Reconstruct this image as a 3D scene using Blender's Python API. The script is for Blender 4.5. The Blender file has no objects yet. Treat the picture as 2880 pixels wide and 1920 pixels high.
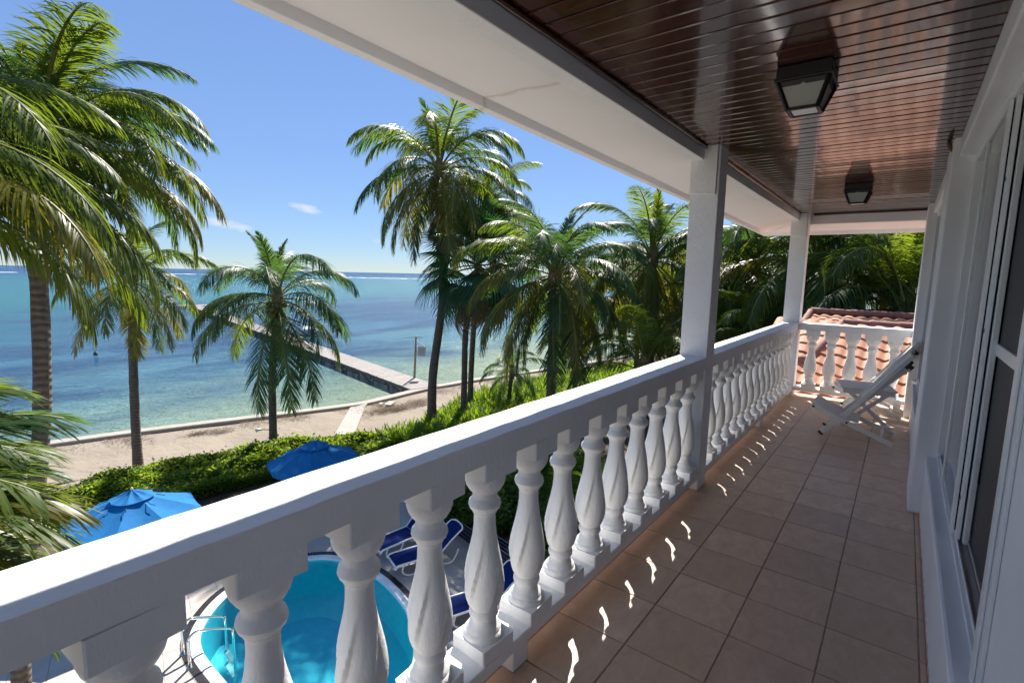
import bpy, math, random
import numpy as np
from mathutils import Vector, Matrix

sc = bpy.context.scene
COL = sc.collection
PI = math.pi
rnd = random.Random(7)
G = -6.25            # garden ground, balcony floor is z = 0
SEA = G - 0.5
CAMZ = 1.5631

# ------------------------------------------------------------------ camera
cam = bpy.data.objects.new('camera', bpy.data.cameras.new('camera'))
COL.objects.link(cam)
cam.data.lens = 1430.1 / 2880 * 36
cam.data.sensor_width = 36
cam.data.clip_start = 0.02
cam.data.clip_end = 20000
F = Vector((-0.602761, 0.78725, -0.130062)); R = Vector((0.792201, 0.60992, 0.02039)); U = Vector((-0.095379, 0.090745, 0.991296))
M = Matrix((R, U, -F)).transposed().to_4x4(); M.translation = (0, 0, CAMZ)
cam.matrix_world = M
sc.camera = cam

# ------------------------------------------------------------------ light
SUN_EL = math.radians(48.3); SUN_AZ = math.atan2(-0.49, 0.87)
w = bpy.data.worlds.new('World'); sc.world = w; w.use_nodes = True
nt = w.node_tree; nt.nodes.clear()
def wn(t, **k):
    n = nt.nodes.new(t)
    for a, b in k.items(): setattr(n, a, b)
    return n
sky = wn('ShaderNodeTexSky', sky_type='NISHITA', sun_disc=False, sun_elevation=SUN_EL, sun_rotation=SUN_AZ)
sky.air_density = 0.55; sky.dust_density = 0.0; sky.ozone_density = 3.0; sky.altitude = 0
bg = wn('ShaderNodeBackground'); bg.inputs[1].default_value = 0.095
out = wn('ShaderNodeOutputWorld')
# a few small fair-weather clouds low over the sea, in the direction vector
tc = wn('ShaderNodeTexCoord')
def wmath(op, a, b=None, c=None):
    n = wn('ShaderNodeMath', operation=op)
    for i, v in enumerate((a, b, c)):
        if v is None: continue
        if isinstance(v, (int, float)): n.inputs[i].default_value = v
        else: nt.links.new(v, n.inputs[i])
    return n.outputs[0]
sep = wn('ShaderNodeSeparateXYZ'); nt.links.new(tc.outputs['Generated'], sep.inputs[0])
azi = wmath('ARCTAN2', sep.outputs[0], sep.outputs[1])
ele = wmath('ARCSINE', sep.outputs[2])
cmb = wn('ShaderNodeCombineXYZ'); nt.links.new(azi, cmb.inputs[0]); nt.links.new(wmath('MULTIPLY', ele, 2.6), cmb.inputs[1])
noi = wn('ShaderNodeTexNoise'); noi.inputs['Scale'].default_value = 42; noi.inputs['Detail'].default_value = 5; noi.inputs['Roughness'].default_value = 0.55
nt.links.new(cmb.outputs[0], noi.inputs['Vector'])
def puff(az, el, ra, re, tilt=0.0, dens=1.0):
    da = wmath('SUBTRACT', azi, az)
    de = wmath('SUBTRACT', wmath('SUBTRACT', ele, el), wmath('MULTIPLY', da, tilt))
    a = wmath('DIVIDE', da, ra); e = wmath('DIVIDE', de, re)
    r2 = wmath('ADD', wmath('MULTIPLY', a, a), wmath('MULTIPLY', e, e))
    v = wmath('SUBTRACT', 1.0, r2)
    v = wmath('ADD', v, wmath('MULTIPLY', wmath('SUBTRACT', noi.outputs[0], 0.5), 2.2))
    v = wmath('MULTIPLY', wmath('MINIMUM', wmath('MAXIMUM', wmath('MULTIPLY', v, 0.6), 0.0), 1.0), dens)
    return v
PUFFS = [(-1.166, 0.0755, 0.052, 0.009, -0.18, 0.9), (-1.033, 0.1085, 0.030, 0.009, -0.18, 0.9), (-0.911, 0.0567, 0.013, 0.004, 0, 0.35),
         (-1.169, 0.1083, 0.012, 0.003, 0, 0.12), (-0.88, 0.05, 0.02, 0.003, 0, 0.3), (-1.6, 0.08, 0.06, 0.010, 0.05, 0.8), (0.4, 0.1, 0.08, 0.012, 0, 0.8), (1.7, 0.11, 0.07, 0.012, 0, 0.8), (2.9, 0.09, 0.09, 0.012, 0, 0.8)]
acc = None
for p in PUFFS:
    v = puff(*p); acc = v if acc is None else wmath('MAXIMUM', acc, v)
mix = wn('ShaderNodeMix', data_type='RGBA'); mix.inputs[7].default_value = (3.0, 3.05, 3.2, 1)
# soften the contrast between zenith and horizon evenly over the whole dome (hue kept)
lum = wn('ShaderNodeVectorMath', operation='DOT_PRODUCT'); nt.links.new(sky.outputs[0], lum.inputs[0]); lum.inputs[1].default_value = (0.25, 0.6, 0.15)
soft = wn('ShaderNodeVectorMath', operation='SCALE'); nt.links.new(sky.outputs[0], soft.inputs[0]); nt.links.new(wmath('POWER', wmath('MAXIMUM', lum.outputs['Value'], 0.05), -0.58), soft.inputs['Scale'])
nt.links.new(acc, mix.inputs[0]); nt.links.new(soft.outputs[0], mix.inputs[6])
nt.links.new(mix.outputs[2], bg.inputs[0]); nt.links.new(bg.outputs[0], out.inputs[0])

sun = bpy.data.objects.new('sun', bpy.data.lights.new('sun', 'SUN')); COL.objects.link(sun)
sun.data.energy = 3.4; sun.data.angle = math.radians(0.55); sun.data.color = (1.0, 0.945, 0.87)
sd = Vector((math.cos(SUN_EL) * math.sin(SUN_AZ), math.cos(SUN_EL) * math.cos(SUN_AZ), math.sin(SUN_EL)))
sun.rotation_euler = sd.to_track_quat('Z', 'Y').to_euler(); sun.location = (-20, 30, 40)
vs = sc.view_settings; vs.view_transform = 'Standard'; vs.look = 'None'; vs.exposure = 1.7; vs.gamma = 1; vs.use_curve_mapping = False
sc.cycles.use_denoising = True; sc.cycles.max_bounces = 10; sc.cycles.diffuse_bounces = 5; sc.cycles.transparent_max_bounces = 12; sc.cycles.caustics_reflective = False; sc.cycles.caustics_refractive = False

# ------------------------------------------------------------------ materials
MAT = {}
class NM:
    """small node-material helper"""
    def __init__(s, name):
        s.m = bpy.data.materials.new(name); s.m.use_nodes = True; s.t = s.m.node_tree; s.t.nodes.clear()
        s.out = s.n('ShaderNodeOutputMaterial'); s.b = s.n('ShaderNodeBsdfPrincipled'); s.l(s.b.outputs[0], s.out.inputs[0]); MAT[name] = s.m
    def n(s, t, **k):
        x = s.t.nodes.new(t)
        for a, b in k.items(): setattr(x, a, b)
        return x
    def l(s, a, b): s.t.links.new(a, b)
    def v(s, inp, val):
        if hasattr(val, 'is_linked') or isinstance(val, bpy.types.NodeSocket): s.l(val, inp)
        else: inp.default_value = val
    def math(s, op, a, b=0.0, c=0.0, clamp=False):
        x = s.n('ShaderNodeMath', operation=op, use_clamp=clamp); s.v(x.inputs[0], a); s.v(x.inputs[1], b); s.v(x.inputs[2], c); return x.outputs[0]
    def noise(s, scale, detail=4, rough=0.55, vec=None, dist=0.0):
        x = s.n('ShaderNodeTexNoise'); x.inputs['Scale'].default_value = scale; x.inputs['Detail'].default_value = detail; x.inputs['Roughness'].default_value = rough; x.inputs['Distortion'].default_value = dist
        if vec is not None: s.l(vec, x.inputs['Vector'])
        return x.outputs[0]
    def pos(s): return s.n('ShaderNodeNewGeometry').outputs['Position']
    def obj(s): return s.n('ShaderNodeTexCoord').outputs['Object']
    def map(s, vec, sc=(1, 1, 1), rot=(0, 0, 0), loc=(0, 0, 0)):
        x = s.n('ShaderNodeMapping'); s.l(vec, x.inputs[0]); x.inputs['Scale'].default_value = sc; x.inputs['Rotation'].default_value = rot; x.inputs['Location'].default_value = loc; return x.outputs[0]
    def ramp(s, fac, stops):
        x = s.n('ShaderNodeValToRGB'); e = x.color_ramp.elements
        while len(e) < len(stops): e.new(0.5)
        for i, (p, c) in enumerate(stops): e[i].position = p; e[i].color = c if len(c) == 4 else (*c, 1)
        s.l(fac, x.inputs[0]); return x.outputs[0]
    def mix(s, fac, a, b, blend='MIX'):
        x = s.n('ShaderNodeMix', data_type='RGBA', blend_type=blend); s.v(x.inputs[0], fac)
        for i, c in ((6, a), (7, b)):
            if isinstance(c, tuple): x.inputs[i].default_value = (*c[:3], 1)
            else: s.l(c, x.inputs[i])
        return x.outputs[2]
    def rand(s): return s.n('ShaderNodeObjectInfo').outputs['Random']
    def col(s, c): s.v(s.b.inputs['Base Color'], (*c, 1) if isinstance(c, tuple) else c)
    def rough(s, r): s.v(s.b.inputs['Roughness'], r)
    def bump(s, h, strength=0.3, dist=0.01):
        x = s.n('ShaderNodeBump'); x.inputs['Strength'].default_value = strength; x.inputs['Distance'].default_value = dist; s.l(h, x.inputs['Height']); s.l(x.outputs[0], s.b.inputs['Normal']); return x.outputs[0]
    def sep(s, vec):
        x = s.n('ShaderNodeSeparateXYZ'); s.l(vec, x.inputs[0]); return x.outputs

def simple(name, col, rough=0.5, metal=0.0, nscale=0, namp=0.15, bump=0.0, bscale=60, spec=0.5):
    m = NM(name); m.rough(rough); m.b.inputs['Metallic'].default_value = metal; m.b.inputs['Specular IOR Level'].default_value = spec
    if nscale:
        f = m.noise(nscale, 5, 0.6, m.pos())
        lo = tuple(c * (1 - namp) for c in col); hi = tuple(min(1, c * (1 + namp)) for c in col)
        m.col(m.ramp(f, [(0.3, lo), (0.7, hi)]))
    else: m.col(col)
    if bump: m.bump(m.noise(bscale, 5, 0.6, m.pos()), bump, 0.01)
    return m.m

# white masonry paint, brushed, faint grime
m = NM('white_masonry')
p = m.pos()
a = m.ramp(m.noise(3.0, 6, 0.65, p), [(0.25, (0.77, 0.765, 0.755)), (0.7, (0.85, 0.85, 0.845))])
grime = m.ramp(m.noise(26, 8, 0.75, p), [(0.63, (0, 0, 0)), (0.75, (1, 1, 1))])
spot = m.ramp(m.noise(9, 3, 0.5, m.map(p, (1, 1, 1), (0, 0, 0), (5, 3, 1))), [(0.52, (0, 0, 0)), (0.68, (1, 1, 1))])
a = m.mix(m.math('MULTIPLY', m.math('MULTIPLY', grime, spot), 0.6), a, (0.42, 0.39, 0.36))
m.col(a); m.rough(0.55)
h = m.math('ADD', m.noise(55, 6, 0.65, m.map(p, (1, 1, 0.45))), m.math('MULTIPLY', m.noise(12, 3, 0.5, p), 1.2))
m.bump(h, 0.5, 0.007)
# soffit paint with rust at the seams
m = NM('white_soffit')
p = m.pos(); xyz = m.sep(p)
a = m.ramp(m.noise(1.6, 5, 0.6, p), [(0.3, (0.80, 0.795, 0.78)), (0.7, (0.85, 0.845, 0.835))])
seam = m.math('SUBTRACT', 1.0, m.math('MULTIPLY', m.math('ABSOLUTE', m.math('ADD', m.math('SUBTRACT', xyz[1], 1.98), m.math('MULTIPLY', m.math('SUBTRACT', m.noise(9, 4, 0.6, p), 0.5), 0.07))), 22), clamp=True)
a = m.mix(m.math('MULTIPLY', m.math('POWER', seam, 3.0), m.math('MULTIPLY', m.noise(14, 4, 0.7, p), 0.95)), a, (0.45, 0.28, 0.16))
blot = m.ramp(m.noise(34, 5, 0.7, p), [(0.71, (0, 0, 0)), (0.78, (1, 1, 1))])
a = m.mix(m.math('MULTIPLY', blot, 0.25), a, (0.4, 0.3, 0.22))
m.col(a); m.rough(0.5); m.bump(m.noise(30, 4, 0.6, p), 0.15, 0.006)
simple('white_wall', (0.84, 0.84, 0.85), 0.5, 0, 2.5, 0.03, 0.12, 40)
simple('pink_skirting', (0.70, 0.45, 0.38), 0.6, 0, 20, 0.2)
simple('white_aluminium', (0.78, 0.79, 0.79), 0.32, 0, 5, 0.02)
simple('bare_aluminium', (0.55, 0.57, 0.6), 0.3, 1.0)
m = NM('window_glass'); m.b.inputs['Transmission Weight'].default_value = 1.0; m.b.inputs['IOR'].default_value = 1.5; m.rough(0.0); m.col((0.80, 0.84, 0.83)); m.b.inputs['Specular IOR Level'].default_value = 0.75
m.bump(m.noise(2.2, 2, 0.4, m.map(m.pos(), (1, 1, 0.35))), 0.03, 0.006)
simple('insect_screen', (0.028, 0.029, 0.034), 0.6)
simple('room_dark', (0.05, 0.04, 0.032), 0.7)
simple('curtain_grey', (0.35, 0.34, 0.33), 0.8)
# varnished hardwood ceiling
m = NM('varnished_wood')
o = m.obj(); r = m.rand()
off = m.n('ShaderNodeCombineXYZ'); m.l(m.math('MULTIPLY', r, 40), off.inputs[0]); m.l(m.math('MULTIPLY', r, 17), off.inputs[1])
add = m.n('ShaderNodeVectorMath', operation='ADD'); m.l(m.map(o, (1.3, 16, 16)), add.inputs[0]); m.l(off.outputs[0], add.inputs[1])
g = m.noise(2.0, 6, 0.6, add.outputs[0], 0.6)
c1 = m.ramp(g, [(0.25, (0.020, 0.0055, 0.003)), (0.5, (0.055, 0.015, 0.0075)), (0.75, (0.095, 0.028, 0.014))])
c2 = m.mix(m.math('MULTIPLY', r, 0.6), c1, (0.045, 0.011, 0.006))
m.col(c2); m.rough(m.math('ADD', 0.10, m.math('MULTIPLY', m.noise(6, 4, 0.6, m.map(o, (1, 6, 6))), 0.16)))
m.b.inputs['Coat Weight'].default_value = 0.6; m.b.inputs['Coat Roughness'].default_value = 0.07
m.bump(m.math('ADD', m.noise(14, 4, 0.6, m.map(o, (0.5, 5, 5))), m.math('MULTIPLY', g, 0.6)), 0.10, 0.004)
simple('ceiling_gap', (0.004, 0.002, 0.0015), 0.8)
# ceramic floor
m = NM('floor_tile')
p = m.pos(); r = m.rand()
off = m.n('ShaderNodeCombineXYZ'); m.l(m.math('MULTIPLY', r, 30), off.inputs[0]); m.l(m.math('MULTIPLY', r, 11), off.inputs[2])
add = m.n('ShaderNodeVectorMath', operation='ADD'); m.l(p, add.inputs[0]); m.l(off.outputs[0], add.inputs[1])
f = m.noise(12, 9, 0.74, m.map(add.outputs[0], (1, 0.55, 1)), 0.5)
a = m.ramp(f, [(0.28, (0.48, 0.33, 0.235)), (0.5, (0.61, 0.44, 0.325)), (0.72, (0.74, 0.57, 0.45))])
a = m.mix(m.math('MULTIPLY', m.math('SUBTRACT', r, 0.2), 0.55, clamp=True), a, (0.40, 0.285, 0.21))
m.col(a); m.rough(m.math('ADD', 0.36, m.math('MULTIPLY', f, 0.2))); m.bump(f, 0.05, 0.004)
simple('grout', (0.38, 0.265, 0.205), 0.85, 0, 30, 0.25)
simple('black_iron', (0.012, 0.011, 0.011), 0.42, 0.2, 40, 0.3)
m = NM('frosted_glass'); m.col((0.50, 0.52, 0.47)); m.rough(0.35); m.b.inputs['Transmission Weight'].default_value = 0.35
simple('bulb_white', (0.8, 0.8, 0.78), 0.4)
simple('white_wood', (0.76, 0.75, 0.73), 0.45, 0, 18, 0.06, 0.12, 50)
simple('dark_bolt', (0.06, 0.05, 0.045), 0.5, 0.6)
# clay roof
m = NM('clay_tile')
p = m.pos(); r = m.rand()
a = m.ramp(m.noise(7, 6, 0.65, p), [(0.3, (0.37, 0.155, 0.08)), (0.7, (0.48, 0.225, 0.125))])
a = m.mix(m.math('MULTIPLY', r, 0.35), a, (0.32, 0.14, 0.085))
blot = m.ramp(m.noise(30, 5, 0.7, p), [(0.68, (0, 0, 0)), (0.76, (1, 1, 1))])
a = m.mix(m.math('MULTIPLY', blot, 0.5), a, (0.5, 0.42, 0.36))
m.col(a); m.rough(0.75); m.bump(m.noise(60, 4, 0.6, p), 0.3, 0.005)
simple('clay_cap', (0.22, 0.095, 0.07), 0.75, 0, 9, 0.25, 0.3, 50)
simple('roof_deck_brown', (0.10, 0.05, 0.035), 0.9)  # even dark brown of the deck under the clay tiles

# sand
m = NM('sand')
p = m.pos()
a = m.ramp(m.noise(0.5, 8, 0.65, p), [(0.3, (0.25, 0.21, 0.165)), (0.7, (0.29, 0.248, 0.197))])
litter = m.ramp(m.noise(2.6, 8, 0.72, m.map(p, (1, 0.55, 1), (0, 0, 0.35))), [(0.63, (0, 0, 0)), (0.72, (1, 1, 1))])
a = m.mix(m.math('MULTIPLY', litter, 0.45), a, (0.17, 0.125, 0.09))
m.col(a); m.rough(0.95); m.b.inputs['Specular IOR Level'].default_value = 0.15
m.bump(m.math('ADD', m.noise(3.0, 6, 0.65, p), m.math('MULTIPLY', m.noise(0.9, 3, 0.5, p), 1.5)), 0.55, 0.12)
simple('garden_soil', (0.07, 0.052, 0.035), 0.95, 0, 3, 0.4, 0.4, 12)
simple('concrete', (0.33, 0.295, 0.25), 0.85, 0, 3, 0.12, 0.25, 30)
simple('concrete_path', (0.34, 0.31, 0.275), 0.85, 0, 2, 0.1, 0.2, 30)
simple('weathered_plank', (0.27, 0.245, 0.22), 0.8, 0, 5, 0.2, 0.3, 25)
simple('dark_timber', (0.12, 0.105, 0.09), 0.85, 0, 5, 0.3, 0.3, 25)
simple('timber_pile', (0.30, 0.24, 0.175), 0.85, 0, 5, 0.3, 0.3, 25)
simple('dry_seaweed', (0.12, 0.08, 0.05), 0.95, 0, 12, 0.4)
simple('foam_white', (0.85, 0.87, 0.88), 0.7)
# sea: coloured by the bed under it (sand shallows, sea grass, reef flat, deep water)
m = NM('sea_water')
p = m.pos(); xyz = m.sep(p)
d = m.math('SUBTRACT', -24.5, m.math('ADD', xyz[0], m.math('MULTIPLY', xyz[1], 0.12)))
wob = m.math('MULTIPLY', m.math('SUBTRACT', m.noise(0.055, 4, 0.55, m.map(p, (1, 0.35, 1))), 0.5), 22)
dd = m.math('ADD', d, wob)
near = m.ramp(m.math('DIVIDE', dd, 60.0), [(0.0, (0.25, 0.30, 0.20)), (0.12, (0.15, 0.25, 0.225)), (0.30, (0.07, 0.175, 0.225)), (0.55, (0.042, 0.13, 0.21)), (1.0, (0.026, 0.11, 0.18))])
far = m.ramp(m.math('DIVIDE', dd, 900.0), [(0.0, (0.024, 0.10, 0.165)), (0.09, (0.020, 0.105, 0.155)), (0.14, (0.018, 0.125, 0.150)), (0.45, (0.015, 0.11, 0.145)), (0.7, (0.010, 0.06, 0.125)), (1.0, (0.008, 0.042, 0.11))])
a = m.mix(m.math('DIVIDE', m.math('SUBTRACT', dd, 45), 15.0, clamp=True), near, far)
grass = m.ramp(m.noise(0.075, 7, 0.62, m.map(p, (1.0, 0.42, 1), (0, 0, 0.2), (3, 9, 0)), 0.4), [(0.46, (0, 0, 0)), (0.60, (1, 1, 1))])
gm = m.math('MULTIPLY', m.math('MULTIPLY', grass, 0.9), m.math('MULTIPLY', m.math('DIVIDE', m.math('SUBTRACT', d, 3), 6.0, clamp=True), m.math('SUBTRACT', 1.0, m.math('DIVIDE', m.math('SUBTRACT', d, 75), 60.0, clamp=True))))
a = m.mix(gm, a, (0.014, 0.055, 0.125))
pale = m.ramp(m.noise(0.1, 5, 0.6, m.map(p, (1, 0.3, 1), (0, 0, 0.2), (31, 2, 0))), [(0.52, (0, 0, 0)), (0.68, (1, 1, 1))])
a = m.mix(m.math('MULTIPLY', m.math('MULTIPLY', pale, 0.5), m.math('SUBTRACT', 1.0, m.math('DIVIDE', d, 60.0, clamp=True))), a, (0.13, 0.205, 0.18))
mot = m.ramp(m.noise(0.42, 6, 0.7, m.map(p, (1, 0.28, 1), (0, 0, 0.22), (7, 1, 0))), [(0.32, (0.74, 0.82, 0.90)), (0.5, (1, 1, 1)), (0.7, (1.0, 1.0, 1.0))])
a = m.mix(0.85, a, mot, 'MULTIPLY')
m.col(a); m.rough(0.20); m.b.inputs['IOR'].default_value = 1.33; m.b.inputs['Specular IOR Level'].default_value = 0.06
wv = m.map(p, (1, 0.45, 1), (0, 0, 0.25))
h = m.math('ADD', m.math('MULTIPLY', m.noise(0.5, 5, 0.68, wv), 1.0), m.math('MULTIPLY', m.noise(2.6, 5, 0.7, wv), 0.55))
m.bump(h, 0.9, 0.8)

# pool
m = NM('pool_water')
m.t.nodes.remove(m.b)
gl = m.n('ShaderNodeBsdfGlossy'); gl.inputs['Roughness'].default_value = 0.03; gl.inputs['Color'].default_value = (1, 1, 1, 1)
tr = m.n('ShaderNodeBsdfTransparent'); tr.inputs['Color'].default_value = (0.62, 0.95, 1.0, 1)
bp = m.n('ShaderNodeBump'); bp.inputs['Strength'].default_value = 0.45; bp.inputs['Distance'].default_value = 0.03
m.l(m.math('ADD', m.noise(4, 3, 0.5, m.pos()), m.math('MULTIPLY', m.noise(11, 3, 0.5, m.pos()), 0.4)), bp.inputs['Height'])
fr = m.n('ShaderNodeFresnel'); fr.inputs['IOR'].default_value = 1.33
m.l(bp.outputs[0], gl.inputs['Normal']); m.l(bp.outputs[0], fr.inputs['Normal'])
mx = m.n('ShaderNodeMixShader'); m.l(fr.outputs[0], mx.inputs[0]); m.l(tr.outputs[0], mx.inputs[1]); m.l(gl.outputs[0], mx.inputs[2]); m.l(mx.outputs[0], m.out.inputs[0])
m = NM('pool_plaster')
p = m.pos()
v1 = m.n('ShaderNodeTexVoronoi', feature='SMOOTH_F1'); v1.inputs['Scale'].default_value = 5.5
wp = m.n('ShaderNodeVectorMath', operation='ADD'); m.l(p, wp.inputs[0])
nz = m.n('ShaderNodeTexNoise'); nz.inputs['Scale'].default_value = 5; m.l(p, nz.inputs['Vector'])
m.l(nz.outputs['Color'], wp.inputs[1]); m.l(wp.outputs[0], v1.inputs['Vector'])
m.col(m.ramp(m.noise(6, 4, 0.6, p), [(0.3, (0.06, 0.56, 0.66)), (0.7, (0.09, 0.66, 0.76))])); m.rough(0.6)
simple('pool_lip', (0.78, 0.80, 0.82), 0.4, 0, 4, 0.03)
simple('navy_tile', (0.012, 0.014, 0.03), 0.14)
simple('black_band_tile', (0.035, 0.030, 0.032), 0.2, 0, 5, 0.3)
simple('tile_grout_white', (0.55, 0.55, 0.56), 0.8)
m = NM('deck_tile')
p = m.pos(); r = m.rand()
a = m.ramp(m.noise(3, 6, 0.6, p), [(0.3, (0.42, 0.37, 0.315)), (0.7, (0.49, 0.435, 0.375))])
m.col(m.mix(m.math('MULTIPLY', r, 0.2), a, (0.37, 0.325, 0.275))); m.rough(0.55); m.bump(m.noise(30, 4, 0.6, p), 0.1, 0.004)
simple('deck_grout', (0.36, 0.31, 0.27), 0.9)
simple('chrome', (0.72, 0.70, 0.66), 0.13, 1.0)
m = NM('canvas_blue'); p = m.pos(); m.col(m.ramp(m.noise(5, 5, 0.6, p), [(0.3, (0.003, 0.155, 0.42)), (0.7, (0.004, 0.20, 0.50))])); m.rough(0.85); m.bump(m.noise(8, 3, 0.5, p), 0.25, 0.02)
ts = m.n('ShaderNodeBsdfTranslucent'); ts.inputs['Color'].default_value = (0.0, 0.19, 0.48, 1)
mx = m.n('ShaderNodeMixShader'); mx.inputs[0].default_value = 0.25; m.l(m.b.outputs[0], mx.inputs[1]); m.l(ts.outputs[0], mx.inputs[2]); m.l(mx.outputs[0], m.out.inputs[0])
simple('sling_blue', (0.006, 0.02, 0.11), 0.85, 0, 60, 0.4, spec=0.1)
simple('white_plastic', (0.78, 0.78, 0.78), 0.35)
simple('boat_white', (0.7, 0.72, 0.74), 0.4)
simple('kayak_blue', (0.01, 0.2, 0.5), 0.4)
simple('sign_grey', (0.42, 0.44, 0.47), 0.6)
simple('sign_ink', (0.16, 0.17, 0.19), 0.7)
simple('house_render', (0.72, 0.70, 0.66), 0.7, 0, 1.5, 0.05)

def leafmat(name, lo, hi, trans, tw=0.35, rough=0.32, dead=(0.25, 0.17, 0.03), deadamt=0.35, spec=0.5):
    m = NM(name)
    r = m.rand(); p = m.pos()
    geo = m.n('ShaderNodeNewGeometry')
    ri = geo.outputs['Random Per Island']
    a = m.mix(m.math('ADD', m.math('MULTIPLY', r, 0.5), m.math('MULTIPLY', ri, 0.5)), lo, hi)
    a = m.mix(m.math('MULTIPLY', m.math('POWER', ri, 5.0), deadamt), a, dead)
    m.col(a); m.rough(rough); m.b.inputs['Specular IOR Level'].default_value = spec
    t = m.n('ShaderNodeBsdfTranslucent'); t.inputs['Color'].default_value = (*trans, 1)
    mx = m.n('ShaderNodeMixShader'); mx.inputs[0].default_value = tw
    m.l(m.b.outputs[0], mx.inputs[1]); m.l(t.outputs[0], mx.inputs[2]); m.l(mx.outputs[0], m.out.inputs[0])
    return m.m
leafmat('palm_leaf', (0.040, 0.080, 0.018), (0.070, 0.115, 0.024), (0.24, 0.33, 0.02), 0.44, 0.44, dead=(0.2, 0.16, 0.04), spec=0.3)
leafmat('palm_leaf_cool', (0.026, 0.068, 0.034), (0.046, 0.096, 0.040), (0.13, 0.26, 0.04), 0.42, 0.42, spec=0.3)
leafmat('palm_leaf_yellow', (0.085, 0.105, 0.018), (0.13, 0.125, 0.024), (0.34, 0.32, 0.02), 0.42, 0.38, dead=(0.22, 0.15, 0.03), spec=0.4)
leafmat('palm_leaf_dead', (0.14, 0.10, 0.055), (0.21, 0.155, 0.095), (0.2, 0.14, 0.07), 0.2, 0.6, spec=0.2)
leafmat('fan_leaf', (0.016, 0.060, 0.034), (0.028, 0.082, 0.040), (0.07, 0.20, 0.04), 0.34, 0.34, deadamt=0.1, spec=0.45)
leafmat('hedge_leaf', (0.075, 0.155, 0.016), (0.12, 0.21, 0.024), (0.36, 0.48, 0.03), 0.50, 0.45, deadamt=0.25, spec=0.3)
leafmat('bush_leaf', (0.030, 0.085, 0.018), (0.060, 0.120, 0.024), (0.22, 0.36, 0.03), 0.46, 0.38, deadamt=0.15, spec=0.35)
leafmat('lily_leaf', (0.065, 0.16, 0.016), (0.10, 0.21, 0.02), (0.32, 0.46, 0.02), 0.42, 0.40, deadamt=0.15, spec=0.35)
simple('rachis', (0.15, 0.16, 0.03), 0.5)
simple('rachis_brown', (0.17, 0.11, 0.05), 0.7)
simple('coconut', (0.075, 0.115, 0.022), 0.45, 0, 9, 0.3)
simple('twig', (0.05, 0.038, 0.026), 0.9)
m = NM('palm_trunk')
o = m.obj(); xyz = m.sep(o)
ring = m.math('SINE', m.math('ADD', m.math('MULTIPLY', xyz[2], 52), m.math('MULTIPLY', m.noise(3, 4, 0.6, o), 7)))
a = m.ramp(m.noise(7, 7, 0.7, m.map(o, (1, 1, 0.6))), [(0.3, (0.095, 0.078, 0.062)), (0.7, (0.20, 0.165, 0.132))])
a = m.mix(m.math('MULTIPLY', m.math('ADD', ring, 1.0), 0.22, clamp=True), a, (0.06, 0.048, 0.038))
m.col(a); m.rough(0.9); m.bump(m.math('ADD', ring, m.math('MULTIPLY', m.noise(20, 5, 0.7, o), 1.6)), 0.5, 0.03)

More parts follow.
